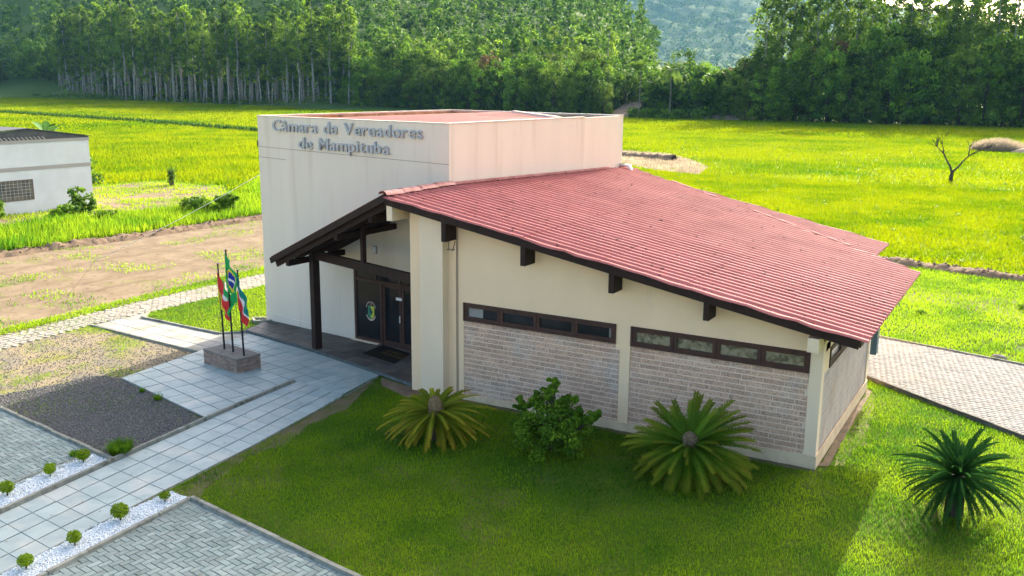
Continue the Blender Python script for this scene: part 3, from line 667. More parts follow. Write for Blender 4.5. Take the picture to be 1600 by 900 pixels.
# lower rear roof
def le2(y): return max(-10.9, 1.22-(y-8.8)/.5-.35)
def re2(y): return -.35 if y < 12.76 else -.35-(y-12.76)/.178
for x0 in (-10.9,-8.3,-5.7,-3.1):
    yy = 9.2
    while yy < 14.8:
        sheet('rear_roof_sheet', x0, x0+2.7, yy, yy+PITCH_*3+.05, -.05, le2, re2); yy += PITCH_*3
b = MB()
for a, c in ((-9.2,-8.2),(-7.6,-6.9),(-5.2,-3.4),(-3.0,-1.3)):
    ya, yc = 8.8-.5*(a-1.22), 8.8-.5*(c-1.22); b.bar((a,ya+.05,zr(a)+.05), (c,yc+.05,zr(c)+.05), .10, .03)
b.build('flashing', mat('flashing_paint', (0.40,0.17,0.145),(0.46,0.24,0.21), scale=2, rough=.9, spec=.02), bld)
# ridge caps
for k in range(4):
    y0, y1 = -.76+k*.93, -.76+(k+1)*.93+.06
    m = MB(); n = 8; V = []
    for yy, dz in ((y0, .025), (y1, 0.0)):
        for j in range(n+1):
            a = math.pi*(.08+.84*j/n); V.append((-12.84-.17*math.cos(a), yy, 6.10+.15*math.sin(a)+dz+random.uniform(-.008, .008)))
    m.add(V, [(j, j+1, n+2+j, n+1+j) for j in range(n)]); m.build('ridge_cap', mat('ridge_cap_clay', (0.50,0.22,0.19),(0.36,0.12,0.10), scale=2.5, rough=.6) if k == 0 else bpy.data.materials['ridge_cap_clay'], bld, smooth=True)
m = MB(); mm = 0
for k in range(9):
    y0 = 2.95+k*1.15
    a = left_edge(y0)+.06; c = left_edge(y0+1.1)+.06
    m.bar((a, y0, zr(a)+.06), (c, y0+1.12, zr(c)+.06), .16, .07)
m.build('wall_flashing', bpy.data.materials['ridge_cap_clay'], bld)
# ------------------------------------------------------------------ tall block (its own turned frame)
ca, sa = math.cos(BLK_A), math.sin(BLK_A)
def B(p): return (-12.87+p[0]*ca-p[1]*sa, 2.9+p[0]*sa+p[1]*ca, p[2])
H = 8.10; W_ = 9.40; D_ = 11.75
b = MB(); b.box(-W_,-4.52,0,.16,-.05,H,B); b.box(-4.52,-.9,.0,.16,2.88,H,B); b.box(-.9,0,0,.16,-.05,H,B); b.build('block_front_wall', M_BLOCK, bld)
b = MB(); b.box(-.16,-.0,.161,D_,-.05,H,B); b.build('block_side_wall', M_BLOCK, bld)
b = MB(); b.box(-W_,-W_+.16,.161,D_,-.05,H,B); b.box(-W_+.161,-.161,D_-.16,D_,-.05,H,B); b.build('block_rear_wall', M_BLOCK, bld)
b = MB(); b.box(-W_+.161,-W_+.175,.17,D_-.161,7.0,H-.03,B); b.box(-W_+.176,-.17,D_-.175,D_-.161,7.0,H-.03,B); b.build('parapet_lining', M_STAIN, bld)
b = MB(); b.box(-W_-.02,.02,-.02,.18,H,H+.035,B); b.box(-W_-.02,-W_+.18,.181,D_+.02,H,H+.035,B); b.box(-W_+.181,.02,D_-.18,D_+.02,H,H+.035,B); b.box(-.18,.02,.181,8.6,H,H+.04,B); b.build('coping', M_COPING, bld)
for x0, x1, z0, z1 in ((-9.40,0,6.95,6.78),(-9.40,-7.9,6.55,6.52)):
    m = MB(); m.hexa([B((x0,-.004,z0)),B((x1,-.004,z1)),B((x1,.002,z1)),B((x0,.002,z0))],[B((x0,-.004,z0+.014)),B((x1,-.004,z1+.014)),B((x1,.002,z1+.014)),B((x0,.002,z0+.014))]); m.build('wall_joint', M_CRACK, bld)
m = MB(); m.hexa([B((-9.4,-.02,-.05)),B((-4.6,-.02,-.05)),B((-4.6,.002,-.05)),B((-9.4,.002,-.05))],[B((-9.4,-.02,.42)),B((-4.6,-.02,.22)),B((-4.6,.002,.225)),B((-9.4,.002,.425))]); m.build('block_plinth', M_BLOCK, bld)
# sunken roof inside the parapet
zi = lambda x: 8.065 if x > -6.6 else 8.065+(x+6.6)*.12
n = 330; V = []; XS = (-9.2, -6.6, 0)
for i in range(n+1):
    yy = .2+11.3*i/n
    xe = -.2 if yy < 7.0 else -.2-(yy-7.0)*5.3/4.5
    for x in (-9.2, -6.6, -5.6 if xe < -5.6 else xe): V.append(B((x, yy, zi(x)+.04*math.cos(2*math.pi*yy/.3))))
obj('inner_roof', np_mesh('inner_roof', V, [(3*i+j, 3*i+j+1, 3*i+j+4, 3*i+j+3) for i in range(n) for j in (0, 1)], smooth=True), M_ROOF2, bld)
MB().bar(B((-.18,6.95,8.13)), B((-5.5,11.5,8.13)), .2, .10).build('inner_ridge_cap', M_COPING, bld)
m = MB(); m.hexa([B((-.2,7.3,7.96)),B((-.2,8.6,7.96)),B((-4.2,11.5,7.96)),B((-5.3,11.5,7.96))],[B((-.2,7.3,8.0)),B((-.2,8.6,8.0)),B((-4.2,11.5,8.0)),B((-5.3,11.5,8.0))]); m.build('valley_gutter', M_GUTTER, bld)
MB().tube([B((.03,11.6,6.02)),B((.4,11.7,6.0)),B((.55,11.7,5.6))], .10, 8).build('drain_pipe', M_WHITE, bld, smooth=True)
# ------------------------------------------------------------------ door front
db = lambda *a: None
m = MB(); zt = 2.87
m.box(-4.52,-.9,.03,.13,zt-.07,zt,B); m.box(-4.52,-.9,.03,.13,2.36,2.46,B); m.box(-4.52,-4.42,.03,.13,.1,2.36,B); m.box(-4.52,-4.42,.031,.129,2.46,zt-.07,B)
m.box(-3.26,-3.14,.02,.14,.1,2.36,B); m.box(-4.42,-3.26,.04,.12,.1,.24,B); m.box(-3.5,-3.42,.031,.129,2.46,zt-.07,B); m.box(-2.33,-2.26,.031,.129,2.46,zt-.07,B); m.box(-1.02,-.9,.03,.13,.1,2.36,B)
DF = m.build('door_frame', M_FRAME, bld)
for a, c, z0, z1 in ((-4.42,-3.26,.24,2.36),(-4.42,-3.5,2.46,zt-.07),(-3.42,-2.33,2.46,zt-.07),(-2.26,-.9,2.46,zt-.07)): MB().box(a,c,.07,.08,z0,z1,B).build('glass_panel', M_GLASS, DF)
for a, c in ((-3.13,-2.235),(-2.225,-1.03)):
    m = MB(); s = .11; m.box(a,a+s,.045,.105,.11,2.35,B); m.box(c-s,c,.045,.105,.11,2.35,B); m.box(a+s,c-s,.046,.104,.11,.30,B); m.box(a+s,c-s,.046,.104,2.25,2.35,B)
    D = m.build('door', M_FRAME, bld); MB().box(a+s,c-s,.07,.08,.30,2.25,B).build('door_glass', M_GLASS, D)
    if a < -3: 
        MB().box(c-.075,c-.045,.0,.03,1.05,1.30,B).build('handle', M_WHITE, D)
        MB().box(c-.24,c+.03,.028,.044,1.86,1.96,B).build('door_notice', M_WHITE, D)
MB().box(-4.62,-3.30,-.10,.03,.0,.13,B).build('door_sill', M_COL, bld)
MB().box(-3.29,-.9,-.12,.03,.0,.115,B).build('door_step', M_SLATE, bld)
# crest on the left glass panel
em = MB().box(-3.75,-3.74,.060,.069,1.2,1.21,B).build('emblem', M_EP, bld)
def decal(nm, P, y0, m): MB().prism(P, y0, y0+.004, T=B).build(nm, m, em)
cx, cz = -3.74, 1.27
E_ = lambda *p: [(cx+a*.24, cz+c*.36) for a, c in p]
decal('crest_field', E_((-.62,.52),(0,.52),(0,-.80),(-.35,-.68),(-.62,-.40)), .064, M_EG)
decal('crest_field', E_((.005,.52),(.66,.50),(.66,-.40),(.35,-.72),(.005,-.80)), .064, M_EY)
decal('crest_arrow', E_((-.4,.30),(.0,.26),(.42,-.08),(.08,-.42),(-.1,-.30),(-.30,.02)), .058, M_ED)
def arc(r, a0, a1, t, ey=1.0):
    A = [R_(a0+(a1-a0)*i/10) for i in range(11)]
    return [(cx+.26*r*math.cos(a), cz+.36*r*ey*math.sin(a)) for a in A]+[(cx+.26*(r-t)*math.cos(a), cz+.36*(r-t)*ey*math.sin(a)) for a in A[::-1]]
decal('crest_ribbon', arc(1.0, 22, 88, .10), .060, M_EP); decal('crest_ribbon', arc(1.0, 100, 160, .10), .060, M_EP); decal('crest_ribbon', arc(1.02, 208, 332, .16), .060, M_EP)
decal('crest_crown', E_((-.18,.55),(.20,.55),(.26,.88),(0,.98),(-.22,.86)), .060, mat('crest_crown', (0.20,0.10,0.08), rough=.6))
# porch lamp on the wall
m = MB(); m.box(-3.46,-3.30,-.05,.0,3.45,3.72,B); WLMP = m.build('wall_lamp', M_BAND, bld)
MB().box(-3.435,-3.325,-.075,-.05,3.48,3.69,B).build('lamp_glass', M_WHITE, WLMP)
# ------------------------------------------------------------------ entrance canopy
R0, R1 = (-12.80,-.66,6.15), (-12.87,2.88,6.13); L0, L1 = (-18.88,.74,3.40), (-18.62,3.47,3.40)
ny = 90; V = []
for i in range(ny+1):
    t = i/ny; p = [R0[k]+(R1[k]-R0[k])*t for k in range(3)]; q_ = [L0[k]+(L1[k]-L0[k])*t for k in range(3)]
    for j in range(9): 
        s = j/8; V.append((p[0]+(q_[0]-p[0])*s, p[1]+(q_[1]-p[1])*s, p[2]+(q_[2]-p[2])*s+.028*math.cos(2*math.pi*t*11)+.03))
obj('canopy_roof', np_mesh('canopy_roof', V, [(i*9+j, (i+1)*9+j, (i+1)*9+j+1, i*9+j+1) for i in range(ny) for j in range(8)], smooth=True), M_RED, bld)
def cp(s, t, dz=0, dy=0): 
    p = [R0[k]+(R1[k]-R0[k])*t for k in range(3)]; q_ = [L0[k]+(L1[k]-L0[k])*t for k in range(3)]
    return (p[0]+(q_[0]-p[0])*s, p[1]+(q_[1]-p[1])*s+dy, p[2]+(q_[2]-p[2])*s+dz)
MB().bar(cp(0,0,-.08), cp(1.0,0,-.08), .05, .20).build('canopy_fascia', M_WOOD, bld)
MB().bar(cp(0.0,.06,-.28), cp(.975,.06,-.27), .08, .20).build('canopy_rafter', M_WOOD, bld)
for t in (.36,.66,.94): MB().bar(cp(.03,t,-.20), cp(.97,t,-.20), .08, .20).build('canopy_rafter', M_WOOD, bld)
b = MB(); b.hexa([cp(0.0,.03,-.03),cp(.99,.03,-.03),cp(.99,1,-.03),cp(0.0,1,-.03)],[cp(0.0,.03,-.005),cp(.99,.03,-.005),cp(.99,1,-.005),cp(0.0,1,-.005)]); b.build('canopy_soffit', M_WOOD, bld)
MB().bar(cp(.995,-.0,-.06), cp(.995,1,-.06), .04, .14).build('eave_board', M_WOOD, bld)
for s in (.14,.42,.86):
    p = cp(s,.035,-.46); q_ = cp(s,1,-.46); MB().bar(p, (q_[0], q_[1]+.1, q_[2]), .15, .19).build('canopy_purlin', M_WOOD, bld)
skew = math.atan2(-1.6, 5.45)
def Pst(p): c, s = math.cos(skew), math.sin(skew); return (-17.72+p[0]*c-p[1]*s, 1.66+p[0]*s+p[1]*c, p[2])
MB().box(-.13,.13,-.13,.13,.05,3.62,Pst).build('post', M_WOOD, bld)
MB().box(.13,5.62,-.08,.08,3.36,3.66,Pst).build('tie_beam', M_WOOD, bld)
MB().box(2.90,3.05,-.07,.07,3.66,4.88,Pst).build('king_post', M_WOOD, bld)
# small metal cabinet on the far rear corner
m = MB(); m.box(.03,.22,7.40,7.75,1.15,2.05); cab = m.build('metal_cabinet', mat('cabinet_paint', (0.10,0.15,0.17), rough=.6)); tag(cab, 'dark blue-grey metal cabinet fixed behind the far rear corner of the building', 'cabinet')

# ------------------------------------------------------------------ lettering on the block
sign = empty('lettering_sign', B((-8.49,-.05,7.0)), 'raised grey metal lettering naming the town council on the tall block', 'sign', rotz=BLK_A)
def glyph(ch):
    cu_ = bpy.data.curves.new('letter', 'FONT'); cu_.body = ch; cu_.size = 1.0; cu_.extrude = .035; cu_.offset = .002; cu_.resolution_u = 3
    o = bpy.data.objects.new('letter', cu_); COL.objects.link(o)
    bpy.context.view_layer.update(); dg = bpy.context.evaluated_depsgraph_get()
    me = bpy.data.meshes.new_from_object(o.evaluated_get(dg)); COL.objects.unlink(o); bpy.data.objects.remove(o); me.name = 'letter'
    import bmesh as _bm
    q = _bm.new(); q.from_mesh(me); d = _bm.ops.duplicate(q, geom=q.verts[:]+q.edges[:]+q.faces[:])
    for v_ in [e_ for e_ in d['geom'] if isinstance(e_, _bm.types.BMVert)]: v_.co.x += .022; v_.co.z *= .96
    q.to_mesh(me); q.free()
    co = np.empty(len(me.vertices)*3, np.float32); me.vertices.foreach_get('co', co); co = co.reshape(-1, 3)
    return me, co[:, 0].min(), co[:, 0].max()
GL = {}
def lay(text, x0, x1, zb, cap, parent, m, T, nm='letter', zthick=1.0):
    for ch in text:
        if ch != ' ' and ch not in GL: GL[ch] = glyph(ch)
    sp, gap = .30, .085
    tot = sum(sp if ch == ' ' else GL[ch][2]-GL[ch][1] for ch in text)+gap*(len(text)-1)
    k = (x1-x0)/tot; hz = cap/.73; x = 0
    for ch in text:
        if ch == ' ': x += sp+gap; continue
        me, a, c = GL[ch]
        o = bpy.data.objects.new(nm, me); COL.objects.link(o); o.parent = parent
        if not me.materials: me.materials.append(m)
        o.matrix_local = T @ Matrix.Translation((x0+(x-a)*k, zb, 0)) @ Matrix.Diagonal((k, hz, zthick, 1))
        x += c-a+gap
TL = Matrix.Rotation(math.pi/2, 4, 'X')
lay('Câmara de Vereadores', 0.0, 7.40, .58, .44, sign, M_LETTER, TL)
lay('de Mampituba', 1.40, 5.90, -.01, .44, sign, M_LETTER, TL)
# doormat with two faded lines
mt = MB(); mv = [(-15.93,1.98),(-14.22,1.55),(-14.5,2.80),(-15.98,3.22)]
mt.prism(mv, .101, .118, axis=2); dm = mt.build('doormat', M_MAT); tag(dm, 'black doormat with two faded gold lines of text before the glass doors', 'doormat')
GL2 = GL; GL = {}
md = math.atan2(1.55-1.98, 1.71)
for tx, yy in (('CAMARA DE', .72), ('VEREADORES', .44)):
    TT = Matrix.Translation((-15.83, 1.98, .119)) @ Matrix.Rotation(md, 4, 'Z')
    lay(tx, .25, 1.42, yy, .19, dm, M_GOLD, TT, 'text', .03)
GL = GL2
# white wire from the parapet down to the ground on the left
p, q_ = np.array(B((-4.4,-.02,8.14))), np.array((-39.4,9.0,-.02))
m = MB(); m.tube([p+(q_-p)*t-np.array((0,0,.25*4*t*(1-t))) for t in np.linspace(0, 1, 12)], .012, 5)
tag(m.build('wire', M_WHITE), 'thin white wire running from the parapet of the tall block to the dirt', 'wire')

# ------------------------------------------------------------------ planter kerb at the block corner
m = MB(); P4 = [(-22.85,3.70),(-22.4,3.35),(-21.9,3.75),(-22.3,4.05)]
for a, c in zip(P4, P4[1:]+P4[:1]): m.bar((*a, .06), (*c, .06), .09, .16)
pl = m.build('planter_edging', M_KERB); tag(pl, 'low concrete edging of a tiny bed at the left corner of the tall block', 'edging')

# ------------------------------------------------------------------ flag pedestal, poles, flags
pd = empty('flag_pedestal', (-18.95,-1.22,.02), 'low brick-faced pedestal carrying the three flagpoles on the plaza', 'pedestal', rotz=R_(-10))
hx, hy, hh = .96, .46, .50
MB().box(-hx+.03,hx-.03,-hy+.03,hy-.03,0,hh-.06).build('pedestal_core', M_MORTAR, pd)
MB().box(-hx-.01,hx+.01,-hy-.01,hy+.01,hh-.055,hh).build('cap_slab', mat('pedestal_cap', (0.26,0.22,0.185),(0.20,0.17,0.145), scale=4, rough=.9, bump=.2), pd)
for j in range(6):
    z0, z1 = .003+j*.074, .003+(j+1)*.074-.012
    for face in range(4):
        ln = hx if face % 2 == 0 else hy; n = 5 if face % 2 == 0 else 3; off = .5 if j % 2 else 0
        for i in range(-1, n+1):
            a, c = -ln+2*ln*(i+off)/n, -ln+2*ln*(i+1+off)/n; a, c = max(a, -ln)+.005, min(c, ln)-.005
            if c-a < .03: continue
            e = random.uniform(0, .008)
            if face == 0: bx = (a, c, -hy-e, -hy+.03)
            elif face == 2: bx = (a, c, hy-.03, hy+e)
            elif face == 1: bx = (hx-.03, hx+e, a+.0, c)
            else: bx = (-hx-e, -hx+.03, a, c)
            MB().box(bx[0], bx[1], bx[2], bx[3], z0, z1).build('brick', M_BRICKP, pd)
def flag(name, px, py, top, hoist, label, cells, drift, fall, ph):
    pole = MB(); pole.tube([(0,0,.50),(-.03,0,top)], .028, 8); pole.tube([(-.03,0,top),(-.03,0,top+.04)], .036, 8)
    po = pole.build('flagpole', M_BLACK, loc=(px, py, .02), smooth=False)
    return po
def make_flag(px, py, z0, hoist, fly, drift, fall, label, colour, mats, seed):
    nu, nv = 40, 28; V = []; mi = []
    for i in range(nu+1):
        u = i/nu
        for j in range(nv+1):
            v = j/nv
            g_ = 1-u*.45*v      # gathered cloth: the free edge hangs in folds
            fold = .055*math.sin(u*13+v*3.2+seed)*min(1, u*3)
            x = drift*u*fly*(1-.35*v)+.045*math.sin(u*8+v*5+seed)*u
            y = -.03*u-fold-.05*u*v
            z = -v*hoist*(1-.15*u)-fall*u*fly*(1-.25*v)-.02*math.sin(u*7+seed)
            V.append((x, y, z))
    F = []
    for i in range(nu):
        for j in range(nv):
            F.append((i*(nv+1)+j, (i+1)*(nv+1)+j, (i+1)*(nv+1)+j+1, i*(nv+1)+j+1)); mi.append(colour((i+.5)/nu, (j+.5)/nv))
    me = np_mesh('flag', V, F, smooth=True, matidx=mi)
    o = obj('flag', me, mats, loc=(px-.03, py-.02, z0)); tag(o, label, 'flag', 'flags on the brick pedestal')
def pole(px, py, top, label):
    m = MB(); m.tube([(.05,0,.50),(-.04,0,top)], [.034,.024], 8); m.tube([(-.04,0,top),(-.04,0,top+.05)], .034, 8)
    tag(m.build('flagpole', M_BLACK, loc=(px, py, .02)), label, 'flagpole', 'flagpoles on the brick pedestal')
pole(-19.40,-1.15,3.40, 'black flagpole with the green, red and yellow flag, left of three')
pole(-18.90,-1.24,3.93, 'tallest black flagpole, middle of three on the pedestal')
pole(-18.27,-1.38,3.34, 'black flagpole with the green, white and red flag, right of three')
def c_rs(u, v):
    d = u*.55+v*.45
    if (u-.5)**2*1.6+(v-.5)**2 < .022: return 3
    return 0 if d < .40 else (1 if d < .62 else (1 if v > .3 and u > .3 else 2))
def c_rs(u, v):
    d = u-v
    if (u-.52)**2+(v-.42)**2 < .012: return 3
    return 0 if d > .22 else (1 if d > -.42 else 2)
def c_br(u, v):
    if (u-.5)**2/.045+(v-.5)**2/.075 < 1: 
        return 3 if abs(v-.5+.35*(u-.5)) < .04 else 2
    return 1 if abs(u-.5)/.44+abs(v-.5)/.42 < 1 else 0
def c_mu(u, v):
    if (u-.5)**2/.02+(v-.5)**2/.02 < 1: return 1
    return 0 if v < .40 else (1 if v < .50 else 2)
make_flag(-19.44,-1.16,3.20,1.05,1.5,.52,.66,'limp flag in green, red and yellow, left of three', c_rs, [M_FG, M_FR, M_FY, M_FW], 0.3)
make_flag(-18.94,-1.25,3.92,1.15,1.45,.44,.66,'limp green flag with yellow rhombus and blue disc, middle of three', c_br, [M_FG, M_FY, M_FB, M_FW], 1.4)
make_flag(-18.31,-1.39,3.32,1.1,1.5,.36,.80,'limp flag in dark green, white and red, right of three', c_mu, [M_FT, M_FW, M_FR], 2.6)
# ------------------------------------------------------------------ cycads
def frond_mesh(a0, bend, ln, nl=60, wid=.17, age=.0, seed=0):
    g = np.random.default_rng(seed); n = 14; P = [(0.0, 0.0)]; a = a0
    ds = ln/n
    for i in range(n):
        P.append((P[-1][0]+math.cos(R_(a))*ds, P[-1][1]+math.sin(R_(a))*ds)); a -= bend/n*(0.5+1.0*i/n)
    P = np.array(P); V = []; F = []; at = []
    for i in range(n):                                     # midrib: a thin three-sided strip
        (x0, z0), (x1, z1) = P[i], P[i+1]; w0, w1 = .014*(1-i/n)+.004, .014*(1-(i+1)/n)+.004
        k = len(V); V += [(x0,-w0,z0),(x0,w0,z0),(x1,w1,z1),(x1,-w1,z1)]; F.append((k,k+1,k+2,k+3)); at += [.35+.3*i/n]*4
    for s in (-1, 1):
        for i in range(nl):
            t = .12+.86*(i+.5)/nl+g.normal(0, .004); f = t*n; k0 = min(int(f), n-1); fr = f-k0
            x, z = P[k0]+(P[k0+1]-P[k0])*fr; d = P[k0+1]-P[k0]; d = d/np.hypot(*d); up = np.array([-d[1], d[0]])
            L_ = wid*(math.sin(math.pi*(.20+.62*t))**.7)*g.uniform(.78, 1.12)
            fw, sd, u = .45+.35*t, .86-.25*t, .15
            tip = (x+d[0]*L_*fw+up[0]*L_*u, s*L_*sd, z+d[1]*L_*fw+up[1]*L_*u-.02*t)
            hw = (.0125 if wid < .5 else .06)
            k = len(V); V += [(x-d[0]*hw, s*.006, z-d[1]*hw), (x+d[0]*hw, s*.006, z+d[1]*hw), (x+d[0]*(L_*fw*.6+hw*1.2)+up[0]*L_*u*.62, s*L_*sd*.58, z+d[1]*(L_*fw*.6+hw*1.2)+up[1]*L_*u*.62), tip]
            F.append((k, k+1, k+2, k+3)); v = np.clip((t-.55)*1.2+age+g.normal(0, .08), 0, 1); at += [v*.7, v*.7, v, min(1, v+.25)]
    return np_mesh('frond', V, F, attr=at)
def cycad(loc, label, m, layers, cone_m, cone_r, cone_h, trunk_h, seed, size=1.0, lean=0):
    g = random.Random(seed); e = empty('cycad', loc, label, 'cycad plant', 'cycads on the lawn')
    b = MB(); b.tube([(0,0,-.05),(0,0,trunk_h*.6),(0,0,trunk_h)], [.22,.19,.14], 10); b.build('trunk', M_BARKD, e)
    if cone_m:
        V = []; F = []; nr, ns = 10, 22
        for i in range(nr+1):
            ph = math.pi*.5*i/nr; rr = cone_r*math.cos(ph*.98); zz = trunk_h-.08+cone_h*math.sin(ph)
            for j in range(ns):
                k = 1+.09*((i+j) % 2)*(1 if i < nr else 0); V.append((rr*k*math.cos(2*math.pi*j/ns), rr*k*math.sin(2*math.pi*j/ns), zz+.015*((i+j) % 2)))
        for i in range(nr): F += [(i*ns+j, i*ns+(j+1) % ns, (i+1)*ns+(j+1) % ns, (i+1)*ns+j) for j in range(ns)]
        V = [(x, y_*math.cos(lean)-(z-trunk_h)*math.sin(lean), trunk_h+y_*math.sin(lean)+(z-trunk_h)*math.cos(lean)) for x, y_, z in V]
        obj('heart', np_mesh('heart', V, F), cone_m, e)
    for (num, a0, bend, ln, wid, vars_) in layers:
        ms = [frond_mesh(a0+k*3-3, bend+k*5, ln*(1+.05*k), wid=wid, age=.55 if a0 < -30 else (.22 if a0 < -5 else 0), seed=seed*10+k) for k in range(vars_)]
        for i in range(num):
            o = obj('frond', ms[i % vars_], m, e, loc=(0, 0, trunk_h-.03)); az = 2*math.pi*(i+g.uniform(-.3, .3))/num+seed
            o.rotation_euler = (Matrix.Rotation(lean, 3, 'X') @ (Matrix.Rotation(az, 3, 'Z') @ Matrix.Rotation(g.uniform(-.09, .09), 3, 'Y') @ Matrix.Rotation(g.uniform(-.15, .15), 3, 'X'))).to_euler(); k = g.uniform(.84, 1.08); o.scale = (k*size,)*3
    return e
cycad((-9.33,-3.20,0), 'yellowing cycad with brown tipped fronds beside the entrance column', L_CYC1,
      [(9,34,40,1.0,.13,2),(15,18,38,1.40,.145,3),(18,3,36,1.62,.15,3),(16,-13,32,1.62,.15,3),(11,-32,20,1.45,.15,2)], M_CYCONE, .21, .52, .80, 3, .95, .17)
cycad((-2.52,-2.25,0), 'large full cycad with grey heart before the right half of the brick wall', L_CYC2,
      [(14,44,20,1.30,.16,2),(18,28,24,1.52,.17,3),(22,12,28,1.66,.18,3),(24,-5,28,1.72,.18,3),(26,-24,24,1.70,.18,3),(24,-44,16,1.6,.18,2)], M_CYCONE2, .23, .40, .92, 5, .93, .42)
cycad((3.32,-1.0,0), 'dark green cycad standing in the sun on the right lawn', L_CYC3,
      [(14,74,30,.95,.10,2),(28,55,50,1.30,.12,3),(34,32,52,1.45,.12,3),(34,10,48,1.48,.12,3),(26,-12,40,1.4,.12,3),(12,-40,20,1.1,.12,2)], None, 0, 0, .92, 8, .90, .12)
# ------------------------------------------------------------------ shrubs
def bush(name, loc, label, cat, clumps, nl, size, m, stems, group=None, part='foliage', shell=.5):
    e = empty(name, loc, label, cat, group)
    b = MB()
    for s in stems: b.tube(s, [.03*(1-i/(len(s)))+.006 for i in range(len(s))], 5)
    b.build('stem', M_BARKD, e)
    V, F, v = leafcloud(clumps, nl, size, shell=shell)
    obj(part, np_mesh(part, V, F, attr=v), m, e); return e
g = random.Random(4); cl = []; st = []
for i in range(78):
    a, r, t = g.uniform(0, 6.28), 1.05*math.sqrt(g.random()), g.random(); z = .08+1.2*t*(1-.35*(r/1.0)**2); cl.append((r*math.cos(a)*1.05, r*math.sin(a)*.85, z, g.uniform(.15, .28)))
for (x, y_, z, r) in [(-.45,.1,1.35,.16),(-.62,.15,1.22,.13),(-.05,.1,1.62,.2),(0.08,.05,1.86,.13),(-.2,.1,1.5,.18),(.3,.1,1.4,.2),(.62,.1,1.45,.12),(.75,.0,1.15,.14),(.95,.05,1.06,.13),(1.15,.05,1.12,.11),(1.32,.05,1.2,.09),(-.9,.1,1.0,.12),(-.95,.1,1.15,.07),(.45,.1,1.2,.22),(-.3,0,1.2,.22)]:
    cl.append((x, y_, z, r)); st.append([(0,0,0),(x*.5, y_*.5, z*.5),(x, y_, z)])
    for _ in range(5): cl.append((x+g.uniform(-.16, .16), y_+g.uniform(-.12, .12), z+g.uniform(-.2, .12), g.uniform(.05, .10)))
bush('shrub', (-6.28,-2.35,0), 'irregular leafy green shrub between the two big cycads before the brick wall', 'shrub', cl, 105, .085, L_SHRUB, st)
MB  # 
box_spots = [(-12.36,-12.05,'nearest the picture corner'),(-12.50,-10.82,'second from the near corner'),(-12.46,-9.64,'at the far end of the strip by the kerb corner'),(-16.02,-9.12,'at the far end of the strip by the gravel bed'),(-15.97,-10.08,'in the middle of the strip'),(-15.82,-11.28,'nearest the picture edge'),(-12.34,-13.15,'cut by the picture edge')]
BV, BF, Bv = leafcloud([(0,0,.27,.225)], 800, .06, shell=.25)
bxm = np_mesh('foliage', BV, BF, attr=Bv)
bst = MB(); bst.tube([(0,0,-.02),(.01,0,.12),(0,0,.26)], [.018,.014,.01], 6); bstm = bst.mesh('stem')
bx_lab = ['clipped boxwood ball in the right pebble strip, third from the kerb corner','clipped boxwood ball in the right pebble strip, second from the kerb corner','small clipped boxwood ball in the right pebble strip beside the kerb corner',
          'clipped boxwood ball in the left pebble strip beside the gravel bed kerb','clipped boxwood ball in the left pebble strip, middle of its three','clipped boxwood ball in the left pebble strip, farthest from the gravel bed','clipped boxwood ball in the right pebble strip, fourth from the kerb corner']
for i, (x, y_, _) in enumerate(box_spots):
    e = empty('boxwood_ball', (x, y_, .01), bx_lab[i], 'shrub', 'clipped boxwood balls in the pebble strips', rotz=i*1.3)
    k = (.70,.84,.58,.80,.68,.76,.74)[i]; obj('foliage', bxm, L_BOX, e, scl=(k*random.uniform(.88, 1.12), k*random.uniform(.88, 1.12), k*random.uniform(.9, 1.1))); obj('stem', bstm, M_BARKD, e)
# tufts at the kerb
def tuft(loc, r, h, n, label, m=None, name='grass_tuft'):
    a = rng.uniform(0, 6.28, n); rr = r*.55*np.sqrt(rng.random(n)); bx, by = rr*np.cos(a), rr*np.sin(a); hh = h*rng.uniform(.5, 1.1, n)
    a2 = a+rng.normal(0, .6, n); tx, ty = bx+np.cos(a2)*r*.7*rng.random(n), by+np.sin(a2)*r*.7*rng.random(n); wd = .016
    V = np.empty((n, 3, 3)); px, py = -np.sin(a2)*wd, np.cos(a2)*wd
    V[:, 0] = np.c_[bx-px, by-py, np.zeros(n)]; V[:, 1] = np.c_[bx+px, by+py, np.zeros(n)]; V[:, 2] = np.c_[tx, ty, hh]
    me = np_mesh(name, V.reshape(-1, 3), np.arange(3*n).reshape(-1, 3), attr=np.repeat(rng.random(n)*.6, 3))
    return tag(obj(name, me, m or M_BLADE, loc=loc), label, 'grass tuft')
tuft((-15.72,-8.25,0), .42, .36, 700, 'bright green grass tuft in the corner of the dark gravel bed')
tuft((-16.55,-8.95,0), .22, .16, 160, 'weedy tuft on the left yard beside the boxwood ball near the gravel kerb')
tuft((-16.45,-9.75,0), .18, .12, 120, 'small weedy tuft on the edge of the left yard midway along the pebbles')
for i, (x, y_, r) in enumerate([(-19.3,-4.62,.13),(-18.3,-4.88,.2)]):
    tuft((x, y_, 0), r, r*1.1, 90, ['small green weed at the plaza edge, second from the far corner','larger green weed halfway along the plaza edge by the dark gravel','tiny green weed right of the middle of the plaza edge','small green weed close to the kerb end of the plaza edge','small green weed at the far corner of the plaza edge'][i], name='weed')
